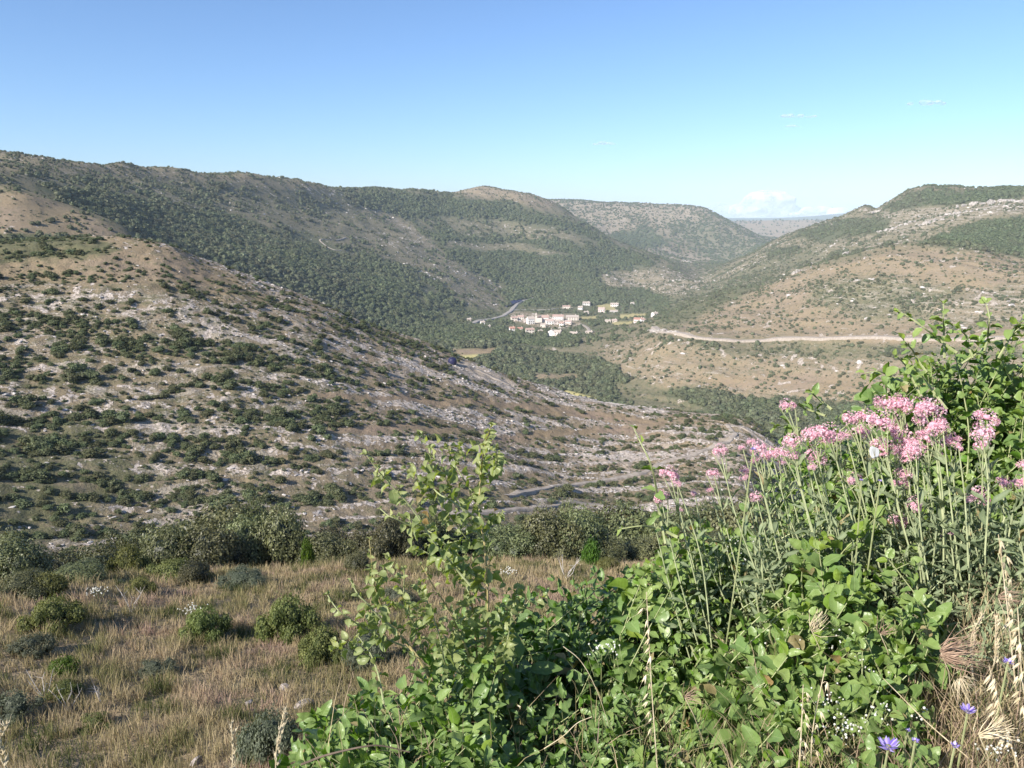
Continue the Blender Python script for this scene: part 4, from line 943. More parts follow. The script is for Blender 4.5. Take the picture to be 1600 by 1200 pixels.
# dry grass: blades in tufts
def blades(n, x, y, z, h, wdt, rg, shade, lean=.35):
    a = rg.random(n) * 6.28; l = h * (lean * rg.random(n)); dx, dy = np.cos(a) * l, np.sin(a) * l
    b = rg.random(n) * 3.14; wx, wy = np.cos(b) * wdt, np.sin(b) * wdt
    v = np.stack([np.column_stack([x - wx, y - wy, z]), np.column_stack([x + wx, y + wy, z]), np.column_stack([x + dx * .4 + wx * .7, y + dy * .4 + wy * .7, z + h * .6]),
                  np.column_stack([x + dx * .4 - wx * .7, y + dy * .4 - wy * .7, z + h * .6]), np.column_stack([x + dx, y + dy, z + h])], 1).reshape(-1, 3)
    i = np.arange(n)[:, None] * 5
    return v, i + np.array([[0, 1, 2, 3]]), i + np.array([[3, 2, 4]]), np.repeat(shade, 5)
def grass_mat():
    m, nt, b = mat('dry_grass'); at = mk(nt, 'Attribute', attribute_name='shade'); cr = mk(nt, 'ValToRGB')
    e = cr.color_ramp.elements; e[0].position = 0; e[0].color = (.07, .09, .03, 1); e[1].position = 1; e[1].color = (.44, .31, .25, 1)
    for p_, c in ((.22, (.14, .15, .055, 1)), (.4, (.32, .27, .14, 1)), (.6, (.46, .375, .22, 1)), (.8, (.40, .30, .205, 1))):
        q = cr.color_ramp.elements.new(p_); q.color = c
    nt.links.new(at.outputs['Fac'], cr.inputs[0]); nt.links.new(cr.outputs[0], b.inputs['Base Color']); b.inputs['Roughness'].default_value = .8; b.inputs['Specular IOR Level'].default_value = .15
    tr = mk(nt, 'BsdfTranslucent'); nt.links.new(cr.outputs[0], tr.inputs[0]); ms = mk(nt, 'MixShader'); ms.inputs[0].default_value = .3
    nt.links.new(b.outputs[0], ms.inputs[1]); nt.links.new(tr.outputs[0], ms.inputs[2]); nt.links.new(ms.outputs[0], nt.nodes['Material Output'].inputs[0]); return m
M['grass'] = grass_mat()
gx, gy, gj, gi_ = scatter(np.where((RM > 8.5) & (RM < 37), 62 * np.clip(14 / RM, .35, 1), 0), rk, 8.5, 37, R(56))
kp = (gx < 6 + .12 * gy) | (rk.random(len(gx)) < .4); gx, gy = gx[kp], gy[kp]
bx_, by_, _j, _i = scatter(np.where(RM < 8.5, 60 * np.clip(RM / 5, .5, 1), 0), rk, 1.25, 8.5, R(75)); gx = np.r_[gx, bx_]; gy = np.r_[gy, by_]; m_ = len(gx); print('tufts near', m_)
tone = fbm(gx / 1.1, gy / 1.1, 3, 201); tone2 = fbm(gx / 2.6, gy / 2.6, 3, 205); grn = fbm(gx / 1.6, gy / 1.6, 3, 209); hh = fbm(gx / .8, gy / .8, 2, 213)
base_sh = np.clip(.55 + .7 * tone2 + .3 * tone, .3, 1); base_sh = np.where(grn > .15, np.clip(.40 - 1.3 * (grn - .15), .02, .4), base_sh)
nb = 7; X_ = np.repeat(gx, nb) + rk.normal(size=m_ * nb) * .05; Y_ = np.repeat(gy, nb) + rk.normal(size=m_ * nb) * .05
rr_ = np.hypot(X_, Y_)
v, f4, f3, s = blades(m_ * nb, X_, Y_, zat(X_, Y_) - .02, np.repeat((.15 + .26 * sstep(-.3, .4, hh)) * np.clip(np.hypot(gx, gy) / 8, .38, 1), nb) * (.5 + .8 * rk.random(m_ * nb)), .0028 + .00022 * rr_, rk, np.clip(np.repeat(base_sh, nb) + rk.normal(size=m_ * nb) * .09, 0, 1), .7)
tag(ob('dry_slope_grass', mesh_np('dry_slope_grass', v, [f4, f3], M['grass'], s)), 'dry straw and pinkish grass covering the near slope', 'grass', kind='stuff')

# stones and dead twigs in the grass
for px, py, w_, lb in ((475,1104,34,'pale pinkish boulder beside the leafy shrub'), (388,1102,22,'small pale stone left of the boulder'), (306,1194,30,'flat pale stone at the bottom edge in the dry grass'), (445,1078,26,'flat whitish stone above the boulder')):
    p = hit(px, py, 6); W = w_ / FPX * math.hypot(p[0], p[1]); me = rock_mesh(px, M['stone_near'], 3, .75, .12)
    o = ob('stone', me, None, p + np.array([0, 0, W * .05]), px, W * .5); tag(o, lb, 'stone')
for k, (px, py, lb) in enumerate(((165,1105,'forked pale dead twig in the middle of the dry grass'), (70,1092,'dead grey twig by the left grey bush'), (108,1112,'thin bare twig left of the forked one'), (205,960,'pale fallen twig below the lone dark bush'), (885,905,'tall bare twigs under the right oaks'), (590,980,'pale bare twigs behind the pale shoots'))):
    p = hit(px, py, 6); b = MB(); rg = np.random.default_rng(k); sc_ = math.hypot(p[0], p[1]) * .03
    for q in range(5):
        a = rg.random() * 6.28; e = np.array([math.cos(a) * .6, math.sin(a) * .4, .9 + .4 * rg.random()]); pts = [np.zeros(3), e * .35 + rg.normal(size=3) * .05, e * .7 + rg.normal(size=3) * .08, e + rg.normal(size=3) * .06]
        b.tube(np.array(pts) * sc_, np.array([.02, .015, .01, .004]) * sc_, 4)
        b.tube(np.array([pts[2], pts[2] + rg.normal(size=3) * .15 + [0, 0, .15]]) * sc_, np.array([.01, .003]) * sc_, 4)
    M.setdefault('deadwood', plain('dead_wood', (.38, .35, .33), (.58, .55, .52), 20))
    tag(ob('dead_twig', b.mesh('dead_twig', M['deadwood']), None, p), lb, 'twig')

# ================================================================== THE PLANTS IN FRONT OF THE CAMERA
def leaf_mat(name, dark, mid, young, gloss=.36, trans=.2, veins=.4):
    m, nt, b = mat(name); at = mk(nt, 'Attribute', attribute_name='shade'); rb = mk(nt, 'Attribute', attribute_name='rib'); al = mk(nt, 'Attribute', attribute_name='along')
    cr = mk(nt, 'ValToRGB'); e = cr.color_ramp.elements; e[0].color = dark + (1,); e[1].color = young + (1,); q = e.new(.45); q.color = mid + (1,); q = e.new(.95); q.color = young + (1,); q = e.new(.975); q.color = (.36, .27, .08, 1); e[len(e) - 1].color = (.30, .20, .09, 1)
    nt.links.new(at.outputs['Fac'], cr.inputs[0])
    n = noise(nt, coords(nt), 60, 3); c = mix(nt, math_(nt, 'MULTIPLY', ramp(nt, n.outputs[0], .35, .7), .35), cr.outputs[0], mix(nt, 1.0, cr.outputs[0], (.6, .65, .5), 'MULTIPLY'))
    mid_ = math_(nt, 'SUBTRACT', 1, ramp(nt, rb.outputs['Fac'], .03, .14))
    wv = math_(nt, 'SINE', math_(nt, 'MULTIPLY', math_(nt, 'SUBTRACT', al.outputs['Fac'], math_(nt, 'MULTIPLY', rb.outputs['Fac'], .14)), 42.0))
    sv = ramp(nt, wv, .82, 1.0)
    vv = math_(nt, 'MULTIPLY', math_(nt, 'MAXIMUM', mid_, math_(nt, 'MULTIPLY', sv, .45)), veins)
    c = mix(nt, vv, c, mix(nt, .5, cr.outputs[0], (.42, .48, .22)))
    ge = mk(nt, 'NewGeometry'); c = mix(nt, math_(nt, 'MULTIPLY', ge.outputs['Backfacing'], .35), c, (.22, .27, .15))
    nt.links.new(c, b.inputs['Base Color']); b.inputs['Roughness'].default_value = gloss; b.inputs['Specular IOR Level'].default_value = .32
    bp = mk(nt, 'Bump'); bp.inputs['Distance'].default_value = .0015; bp.inputs['Strength'].default_value = .6
    nt.links.new(math_(nt, 'ADD', n.outputs[0], vv), bp.inputs['Height']); nt.links.new(bp.outputs[0], b.inputs['Normal'])
    tr = mk(nt, 'BsdfTranslucent'); nt.links.new(mix(nt, 1.0, c, (1.5, 1.7, .5), 'MULTIPLY'), tr.inputs[0]); ms = mk(nt, 'MixShader'); ms.inputs[0].default_value = trans
    nt.links.new(b.outputs[0], ms.inputs[1]); nt.links.new(tr.outputs[0], ms.inputs[2]); nt.links.new(ms.outputs[0], nt.nodes['Material Output'].inputs[0]); return m
M['leaf'] = leaf_mat('smooth_leaf', (.028, .078, .009), (.10, .205, .022), (.25, .33, .06))
M['leaf_shoot'] = leaf_mat('young_leaf', (.08, .14, .03), (.22, .265, .08), (.38, .39, .16), trans=.35)
M['leaf_grey'] = leaf_mat('grey_green_leaf', (.075, .105, .055), (.15, .19, .105), (.30, .34, .20), gloss=.6, veins=.5)
M['stem_green'] = plain('green_stem', (.22, .25, .11), (.33, .35, .18), 30, rough=.5)
M['stem_tan'] = plain('woody_young_stem', (.30, .24, .10), (.42, .36, .18), 25, rough=.6)
M['stem_grey'] = plain('pale_grey_green_stem', (.30, .34, .18), (.46, .49, .28), 30, rough=.6)
M['stem_dark'] = plain('dark_twig', (.10, .075, .055), (.2, .15, .11), 30)
M['straw'] = plain('straw', (.42, .34, .20), (.66, .57, .40), 40, rough=.6)
M['husk'] = plain('brown_husk_shaded', (.20, .13, .09), (.38, .27, .19), 60, rough=.7)  # dry brown, with the shade on the bristles darkened into the colour

NS = 8
def leaf_template(kind):
    t = np.linspace(0, 1, NS + 1)
    if kind == 'ovate': w_ = t ** .62 * (1 - t) ** .85; w_ = w_ / w_.max()
    elif kind == 'round': w_ = np.sin(np.pi * t ** .8) ** .62
    elif kind == 'heart': w_ = t ** .42 * (1 - t) ** .8; w_ = w_ / w_.max()
    else: w_ = np.sin(np.pi * t ** .8) ** .8
    w_[0] = .02; w_[-1] = 0.0
    return t, w_
LT = {k: leaf_template(k) for k in ('ovate', 'round', 'heart', 'lance')}
class Leaves:
    def __init__(s): s.P = []; s.D = []; s.N = []; s.L = []; s.W = []; s.S = []
    def add(s, p, d, n, L, W, sh): s.P.append(p); s.D.append(d); s.N.append(n); s.L.append(L); s.W.append(W); s.S.append(sh)
    def mesh(s, name, m, kind, rg, curl=(.05, .35), fold=(.05, .5), wavy=.04):
        n = len(s.P); Pp = np.array(s.P); D = unit(np.array(s.D)); N = np.array(s.N); L = np.array(s.L)[:, None]; W = np.array(s.W)[:, None]; S = np.array(s.S)
        Yv = unit(np.cross(N, D)); N = unit(np.cross(D, Yv)); t, w_ = LT[kind]
        cu = (curl[0] + (curl[1] - curl[0]) * rg.random(n))[:, None]; fo = (fold[0] + (fold[1] - fold[0]) * rg.random(n))[:, None]
        sd_ = (rg.normal(size=n) * .12)[:, None]
        x = t[None] * (1 - .25 * cu * t[None]) ; zc = .22 * fo * 0 - cu * t[None] ** 2 * .9 + .12 * t[None]
        rows = []
        for sgn in (-1, 0, 1):
            yy = sgn * w_[None] * .5; wob = wavy * np.sin(t[None] * 13 + rg.random(n)[:, None] * 6) * abs(sgn)
            zz = zc + abs(sgn) * w_[None] * fo * (W / L) * .8 + wob
            v = Pp[:, None] + D[:, None] * (x * L)[..., None] + Yv[:, None] * (yy * W + sd_ * L * t[None] ** 2)[..., None] + N[:, None] * (zz * L)[..., None]
            rows.append(v)
        V = np.stack(rows, 2)                                   # n, NS+1, 3, xyz
        k3 = (NS + 1) * 3; b_ = np.arange(n)[:, None] * k3; q = []
        for i in range(NS):
            for j in (0, 1): a = i * 3 + j; q.append([a, a + 1, a + 4, a + 3])
        F = (b_[:, None] + np.array(q)[None]).reshape(-1, 4)
        rib = np.tile(np.array([1, 0, 1.0]), n * (NS + 1)); al = np.tile(np.repeat(t, 3), n)
        return mesh_np(name, V.reshape(-1, 3), F, m, np.repeat(S, k3), True, attrs=dict(rib=rib, along=al))
SUNV = np.array(sun_dir[:])
def resample(pts, n):
    pts = np.asarray(pts, float); sg = np.r_[0, np.cumsum(np.linalg.norm(np.diff(pts, axis=0), axis=1))]; m = pchip_slopes(sg[:, None].repeat(3, 1), pts) if len(pts) > 2 else None
    t = np.linspace(0, sg[-1], n)
    if m is None: return np.stack([np.interp(t, sg, pts[:, k]) for k in range(3)], 1), sg[-1]
    i = np.clip(np.searchsorted(sg, t) - 1, 0, len(sg) - 2); h = sg[i+1] - sg[i]; u = ((t - sg[i]) / h)[:, None]; h = h[:, None]
    return (2*u**3-3*u**2+1)*pts[i] + (u**3-2*u**2+u)*h*m[i] + (-2*u**3+3*u**2)*pts[i+1] + (u**3-u**2)*h*m[i+1], sg[-1]
def leafy(lv, pts, rg, L, aspect, start=.1, gap=.03, tip=.45, shade=(.3, .7), droop=.2, up=.7, jitter=.25, tipn=3, tilt=.5):
    """opposite leaf pairs along a stem given base -> tip"""
    c, ln = resample(pts, 60); n = max(2, int(ln * (1 - start) / gap)); ph = rg.random() * 6.28
    for k in range(n + 1):
        f = start + (1 - start) * k / n; q = f * 59; i = min(int(q), 58); p = c[i] + (c[i + 1] - c[i]) * (q - i); t = unit(c[i + 1] - c[i])
        a = np.cross(t, [0, 0, 1.0]) if abs(t[2]) < .9 else np.cross(t, [0, 1.0, 0]); a = unit(a); b = np.cross(t, a); ph += 1.57 + rg.normal() * .25
        sz = L * (1 if f < .6 else 1 - (1 - tip) * (f - .6) / .4) * (.7 + .5 * rg.random())
        for s_ in ((1, -1) if k < n else (1, -1, .5)):
            if rg.random() < .08: continue
            sd_ = (a * math.cos(ph) + b * math.sin(ph)) * (1 if s_ > 0 else -1)
            d = unit(sd_ + t * (.35 + .9 * f ** 3) + rg.normal(size=3) * jitter - np.array([0, 0, droop]))
            nn = unit(np.array([0, 0, up]) + SUNV * .2 + rg.normal(size=3) * tilt)
            lv.add(p + d * sz * .12, d, nn, sz, sz * aspect * (.85 + .3 * rg.random()), np.clip(shade[0] + (shade[1] - shade[0]) * f ** 1.5 + rg.normal() * .1, 0, .94) if rg.random() > .022 else 1.0)

# --- the tall pale shoots in the middle, pixel rows of the photograph turned into points about 1.9 m away
rg = np.random.default_rng(77)
SHOOTS = [  # base -> tip, distance, woody?
 ([(772,1150),(768,1080),(764,1000),(762,930),(757,850),(748,792),(752,735),(757,700),(768,664)], 1.90, 1, 1.0),
 ([(752,812),(720,793),(695,777),(677,762),(672,735),(673,700)], 1.88, 0, .9),
 ([(735,915),(712,888),(672,838),(640,790),(610,757),(588,732),(573,711)], 1.84, 0, .9),
 ([(742,900),(715,878),(690,845),(668,829),(640,821),(612,808),(594,795)], 1.86, 0, .85),
 ([(764,915),(742,895),(715,868),(690,850),(668,852)], 1.9, 0, .8),
 ([(752,800),(737,768),(716,735),(703,708),(698,697)], 1.92, 0, .9),
 ([(680,1080),(655,1030),(620,985),(600,955),(584,912),(581,880),(577,843)], 1.78, 1, .85),
 ([(620,985),(590,962),(565,935),(548,908)], 1.76, 0, .8),
 ([(670,1050),(640,1015),(600,997),(560,976),(530,955),(512,930)], 1.74, 0, .8),
 ([(670,1040),(652,990),(638,950),(631,920),(632,890)], 1.8, 0, .75),
 ([(760,1090),(735,1030),(705,960),(680,920),(658,882)], 1.82, 1, .85),
 ([(775,1120),(748,1050),(742,985),(735,930),(715,880),(700,855)], 1.86, 1, .95),
 ([(765,1120),(785,1060),(793,1000),(800,955)], 1.84, 0, .85),
 ([(760,870),(722,832),(695,795),(668,765),(652,742),(642,725)], 1.94, 0, .85),
 ([(757,850),(735,815),(712,780),(700,755),(690,735)], 1.86, 0, .9),
 ([(750,940),(725,905),(700,880),(680,870),(655,858),(640,860)], 1.9, 0, .8),
 ([(700,1060),(690,1010),(675,960),(662,925),(655,905)], 1.86, 0, .8),
 ([(740,1100),(720,1050),(690,1000),(660,960),(640,945)], 1.92, 0, .9),
 ([(768,1000),(790,960),(808,930),(815,915)], 1.95, 0, .8),
 ([(756,840),(772,815),(785,800)], 1.88, 0, .5),
 ([(600,1100),(590,1050),(575,1015),(560,995)], 1.72, 0, .8),
 ([(757,745),(770,735),(776,715),(775,700)], 1.9, 0, .8),
]
base = P(768, 1190, 1.95); base[2] = zat(base[0], base[1])
sb = thing('young_shoot_bush', base, 'tall bush of pale young leafy shoots in the middle foreground', 'bush')
lv = Leaves(); BL = base.copy()
for pts, r_, wood, sc_ in SHOOTS:
    w3 = np.array([P(px, py, r_ + .12 * math.sin(k * 1.3 + px * .05)) for k, (px, py) in enumerate(pts)])
    b = MB(); c, ln = resample(w3, 24); b.tube(c - BL, np.linspace(.0042 if wood else .0026, .0011, 24), 6)
    ob('stem', b.mesh('stem', M['stem_tan'] if wood else M['stem_green']), sb)
    leafy(lv, w3 - BL, rg, .037 * sc_, .60, .08 if not wood else .25, .022, .42, (.4, .95), droop=.3, jitter=.4)
    for q in range(2 if ln > .2 else 1):                            # short side twigs
        i = int(rg.integers(5, 20)); e = c[i] + unit(np.array([rg.normal(), rg.normal() * .6, .8])) * (.05 + .06 * rg.random()); b2 = np.array([c[i], (c[i] + e) / 2 + rg.normal(size=3) * .008, e]) - BL
        leafy(lv, b2, rg, .034 * sc_, .62, .2, .02, .6, (.5, .95), droop=.3, jitter=.4)
ob('foliage', lv.mesh('foliage', M['leaf_shoot'], 'ovate', rg, (.15, .7), (.2, .9)), sb)

# --- leafy masses: shoots rising from the bank to points on the canopy
def interp_line(line, x): return np.interp(x, [p[0] for p in line], [p[1] for p in line])
def mass(name, label, cat, x0, x1, topline, ybot, rtop, rbot, n, L, aspect, kind, mt, shade, seed, depth=.25, hgt=.4, gap=.035, curl=(.05, .5), extra=None, up=.9, stemm='stem_green', fold=(.1, .6), group=None, deep=.35):
    rg = np.random.default_rng(seed); cx = (x0 + x1) / 2; b0 = P(cx, ybot, (rtop + rbot) / 2); b0[2] = zat(b0[0], b0[1])
    t = thing(name, b0, label, cat, group); lv = Leaves(); sb_ = MB()
    for k in range(n):
        px = x0 + (x1 - x0) * rg.random(); ty = interp_line(topline, px) + 14 * perlin(np.array(px / 23.), np.array(seed * 1.7), 3); u = rg.random() ** .85
        py = ty + (ybot - ty) * u; r_ = rtop + (rbot - rtop) * u + abs(rg.normal()) * depth * (1 if rg.random() < deep else .25)
        tip = P(px, py, r_); gz = zat(tip[0], tip[1]); h = min(hgt, max(.12, tip[2] - gz)) * (.6 + .5 * rg.random())
        lean = np.array([rg.normal() * .35, .25 + rg.normal() * .3, 0]) * h
        bs = tip - np.array([0, 0, h]) + lean; md = (bs + tip) / 2 + np.array([rg.normal(), rg.normal(), .4]) * h * .12
        pts = np.array([bs, md, tip]) - b0; c, ln = resample(pts, 8); sb_.tube(c, np.linspace(.003, .001, 8), 4)
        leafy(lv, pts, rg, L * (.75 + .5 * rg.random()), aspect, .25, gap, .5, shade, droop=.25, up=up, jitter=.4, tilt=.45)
    if extra: extra(lv, sb_, b0, rg)
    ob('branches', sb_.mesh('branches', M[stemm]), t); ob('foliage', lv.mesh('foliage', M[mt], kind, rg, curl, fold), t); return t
mass('leafy_shrub', 'broad leaved green shrub at the bottom, left of and under the pale shoots', 'shrub', 470, 775, [(470,1150),(500,1110),(560,1085),(620,1040),(700,985),(775,960)], 1240, 1.95, 1.35, 125, .082, .45, 'ovate', 'leaf', (.25, .6), 301)
mass('leafy_shrub', 'dark shaded green shrub right behind the pale shoots', 'shrub', 750, 1010, [(750,935),(800,918),(880,902),(950,893),(1010,885)], 1240, 2.3, 1.4, 200, .068, .46, 'ovate', 'leaf', (.1, .45), 302)  # lower leaf tones paint in the shade this shrub stands in
mass('leafy_shrub', 'sunlit leafy shrub below the leftmost pink flowers', 'shrub', 985, 1260, [(985,885),(1030,840),(1100,822),(1170,815),(1260,800)], 1240, 2.35, 1.4, 230, .066, .44, 'ovate', 'leaf', (.3, .7), 303)
mass('leafy_shrub', 'shrub with large heart shaped leaves under the dense pink flowers', 'shrub', 1225, 1440, [(1225,835),(1300,830),(1380,815),(1440,835)], 1130, 1.9, 1.5, 95, .06, .6, 'heart', 'leaf', (.4, .75), 304, curl=(.05, .4))
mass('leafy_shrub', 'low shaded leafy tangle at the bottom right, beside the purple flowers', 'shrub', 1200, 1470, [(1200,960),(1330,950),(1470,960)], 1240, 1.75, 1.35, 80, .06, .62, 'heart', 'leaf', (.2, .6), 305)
def long_shoots(lines, LS=(.040, .036)):
    def fn(lv, sb_, b0, rg):
        for pts, r_ in lines:
            w3 = np.array([P(px, py, r_ + .05 * math.sin(k * 2.)) for k, (px, py) in enumerate(pts)]) - b0; c, ln = resample(w3, 20); sb_.tube(c, np.linspace(.004, .0014, 20), 5)
            leafy(lv, w3, rg, LS[0], .62, .2, LS[1], .6, (.5, .95), droop=.2, jitter=.35)
    return fn
mass('climbing_bush', 'tall bush of small rounded leaves at the right edge, with long pale shoots on top', 'bush', 1400, 1660, [(1395,620),(1430,565),(1480,535),(1540,528),(1600,505),(1660,500)], 960, 2.9, 2.35, 540, .045, .78, 'round', 'leaf', (.25, .75), 306, depth=.5, hgt=.5, gap=.032, deep=.5,
     extra=long_shoots([([(1496,552),(1470,532),(1445,513),(1420,495),(1405,487)],2.7), ([(1476,560),(1475,520),(1474,495),(1474,475)],2.75), ([(1538,550),(1543,530),(1546,500),(1541,475)],2.7), ([(1450,585),(1430,555),(1412,532)],2.65),
        ([(1420,600),(1395,590),(1370,580),(1352,583)],2.6), ([(1500,570),(1540,540),(1580,525),(1610,500)],2.8), ([(1560,560),(1580,520),(1600,500)],2.75), ([(1440,620),(1420,580),(1400,555)],2.65), ([(1520,560),(1510,530),(1500,515)],2.8), ([(1480,640),(1450,600),(1425,570)],2.6)]))
mass('climbing_bush', 'sprawling thin leafy vine behind the pink flowers, left of the tall right bush', 'bush', 1230, 1440, [(1230,655),(1290,628),(1350,640),(1440,635)], 800, 2.9, 2.7, 80, .04, .7, 'round', 'leaf', (.3, .8), 307, depth=.2, hgt=.3, gap=.035,
     extra=long_shoots([([(1290,650),(1262,640),(1240,630),(1222,640)],2.6), ([(1300,640),(1275,620),(1268,612)],2.6), ([(1255,680),(1235,665),(1212,668)],2.6)]))
mass('leafy_shrub', 'upright leafy stems at the left of the pink flowers with a heart shaped leaf', 'shrub', 1000, 1110, [(1000,850),(1050,810),(1110,810)], 960, 2.1, 1.9, 22, .05, .7, 'heart', 'leaf', (.45, .8), 308,
     extra=long_shoots([([(1040,850),(1030,800),(1015,720),(1000,690),(990,668)],1.9), ([(1060,840),(1025,825),(1000,822),(972,826)],1.9)], (.036, .075)))

# --- pink valerian
def floret_mesh(seed):
    rg = np.random.default_rng(seed); V = []; F = []; S = []; n = 420; k = 0
    lob = [(0, 0, 0, 1.0)] + [(math.cos(a) * .62, math.sin(a) * .62, -.12 + .1 * rg.normal(), .5) for a in rg.random(5) * 6.28]
    for i in range(n):
        l = lob[int(rg.integers(len(lob)))]; d = unit(rg.normal(size=3) + np.array([0, 0, .45])); c = np.array(l[:3]) + d * l[3] * np.array([.80, .80, .8]) * (.8 + .25 * rg.random()); nn = unit(d + rg.normal(size=3) * .35)
        a = unit(np.cross(nn, rg.normal(size=3))); b = np.cross(nn, a); s_ = .072 * (.7 + .6 * rg.random()); sh = rg.random()
        for q in range(5):
            t0 = q * 1.2566; t1 = t0 + .42; t2 = t0 - .42
            V += [c - nn * .02, c + (a * math.cos(t1) + b * math.sin(t1)) * s_ * .75 + nn * .01, c + (a * math.cos(t0) + b * math.sin(t0)) * s_ * 1.15 + nn * .02, c + (a * math.cos(t2) + b * math.sin(t2)) * s_ * .75 + nn * .01]
            F.append([k, k + 1, k + 2, k + 3]); S += [sh] * 4; k += 4
    return mesh_np('florets', np.array(V), np.array(F), M['petal'], np.array(S))
def petal_mat(name, a, b_, c_):
    m, nt, b = mat(name); at = mk(nt, 'Attribute', attribute_name='shade'); cr = mk(nt, 'ValToRGB'); e = cr.color_ramp.elements; e[0].color = a + (1,); e[1].color = c_ + (1,); q = e.new(.4); q.color = b_ + (1,)
    nt.links.new(at.outputs['Fac'], cr.inputs[0]); nt.links.new(cr.outputs[0], b.inputs['Base Color']); b.inputs['Roughness'].default_value = .7
    tr = mk(nt, 'BsdfTranslucent'); nt.links.new(cr.outputs[0], tr.inputs[0]); ms = mk(nt, 'MixShader'); ms.inputs[0].default_value = .3
    nt.links.new(b.outputs[0], ms.inputs[1]); nt.links.new(tr.outputs[0], ms.inputs[2]); nt.links.new(ms.outputs[0], nt.nodes['Material Output'].inputs[0]); return m
M['petal'] = petal_mat('pink_petal', (.58, .22, .30), (.79, .45, .53), (.92, .76, .80))
M['lilac'] = petal_mat('lilac_petal', (.16, .10, .45), (.34, .26, .66), (.66, .58, .85))
M['white_petal'] = petal_mat('white_petal', (.5, .5, .42), (.75, .75, .68), (.85, .85, .8))
M['calyx'] = plain('calyx', (.20, .22, .10), (.35, .30, .16), 60)
head_t = [floret_mesh(400 + k) for k in range(4)]
v_, f_ = ico(2); calyx_me = mesh_np('calyx', v_ * np.array([.3, .3, .25]) - np.array([0, 0, .05]), f_, M['petal'], np.full(len(v_), .35), True)
HEADS = [(1229,628,24),(1125,699,23),(1047,733,32),(1032,770,26),(1058,752,14),(1115,735,21),(1086,767,17),(1110,762,14),(1062,794,10),(1020,806,8),(1182,772,20),(1160,696,12),(1183,693,26),(1172,687,14),(1163,732,16),(1162,743,14),(1205,703,22),(1222,702,24),(1238,706,22),(1181,716,15),(1223,719,14),(1197,709,18),(1275,708,30),(1269,726,14),
 (1237,682,27),(1272,672,34),(1296,669,36),(1303,680,26),(1322,676,18),(1332,649,28),(1355,645,28),(1374,651,38),(1345,669,24),(1383,623,30),(1404,625,32),(1413,634,14),(1437,628,36),(1457,630,34),(1436,652,20),(1458,656,36),(1473,663,20),(1402,658,26),(1395,669,20),(1380,691,36),(1418,683,34),(1416,702,34),(1431,695,30),(1449,677,30),(1484,682,28),(1498,696,12),(1466,707,14),
 (1542,645,31),(1533,668,30),(1536,690,24),(1410,735,24),(1408,750,25),(1335,744,21),(1429,782,27),(1434,796,10),(1528,768,30),(1515,779,10),(1568,750,20),(1599,723,18),(1596,748,22),(1404,806,25),(1481,831,22)]
PL = [(0, 1095, 'leftmost valerian plant, with few small pink heads low over the green shrub'), (1095, 1216, 'second valerian from the left, pink heads on long leaning stems'), (1216, 1315, 'valerian with crowded pink heads, third plant from the left'),
      (1315, 1392, 'valerian next to the white butterfly, its heads packed in a row'), (1392, 1470, 'tallest valerian with the largest pink heads'), (1470, 1520, 'valerian right of the tallest one, with heads low on bent stems'), (1520, 1700, 'rightmost valerian, pink heads on straight stems before the tall bush')]
rg = np.random.default_rng(91)
for q0, q1, lb in PL:
    hs = [h for h in HEADS if q0 <= h[0] < q1]; mx = sum(h[0] for h in hs) / len(hs); bx = mx + (55 if mx < 1390 else 10)
    bp_ = P(bx, 1000, 2.0); bp_[2] = zat(bp_[0], bp_[1]); t = thing('valerian_plant', bp_, lb, 'flowering plant', 'pink valerians in flower'); lv = Leaves(); sm = MB()
    for hx_, hy_, hw in hs:
        r_ = 1.92 + .22 * rg.random(); tip = P(hx_, hy_ + hw * .2, r_); Lp = 150 + 90 * rg.random(); ln = .26 if hx_ < 1390 else .1 if hx_ < 1500 else .03
        bs = P(hx_ + ln * Lp * 1.2 + rg.normal() * 5, hy_ + Lp * 1.2, r_ + .04); md = P(hx_ + ln * Lp * .5 + rg.normal() * 4, hy_ + Lp * .55, r_ + .02)
        pts = np.array([bs, md, tip]) - bp_; c, l_ = resample(pts, 10); b = MB(); b.tube(c, np.linspace(.0022, .0014, 10), 6); ob('stem', b.mesh('stem', M['stem_grey']), t)
        s_ = hw / FPX * r_ * .57; h_ = ob('flower_head', head_t[int(rg.integers(4))], t, tip - bp_, rg.random() * 6, (s_, s_, s_ * (.85 + .3 * rg.random()))); h_.rotation_euler = (rg.normal() * .2, rg.normal() * .2, rg.random() * 6)
        ob('calyx', calyx_me, h_)
        leafy(lv, c[:8], rg, .05, .24, .05, .05, .7, (.3, .8), droop=-.1, jitter=.15)
        if hw > 20:
            for s2 in (-1, 1):
                e = tip + np.array([s2 * .018, rg.normal() * .01, -.006]) - bp_; a_ = c[7]; b2 = MB(); b2.tube([a_, (a_ + e) / 2 + [0, 0, .004], e], .0013, 4); ob('side_stem', b2.mesh('side_stem', M['stem_grey']), t)
    nn = 24 if q0 > 1200 else 7
    if q0 == 1095: nn = 20
    for k in range(nn):                                             # leafy stems without flowers
        px = bx + rg.normal() * 48 + 20; py = 800 + 90 * rg.random() + (30 if q0 < 1200 else 0); r_ = 1.95 + .35 * rg.random()
        tip = P(px, py, r_); bs = tip + np.array([.07 + .05 * rg.normal(), .03, -.28]); pts = np.array([bs, (bs + tip) / 2 + rg.normal(size=3) * .01, tip]) - bp_
        c, _l = resample(pts, 8); sm.tube(c, np.linspace(.0024, .0014, 8), 5); leafy(lv, pts, rg, .06, .17, .1, .036, .7, (.2, .8), droop=-.3, jitter=.25)
    ob('leafy_stems', sm.mesh('leafy_stems', M['stem_grey']), t); ob('foliage', lv.mesh('foliage', M['leaf_grey'], 'lance', rg, (.0, .35), (.2, .8)), t)
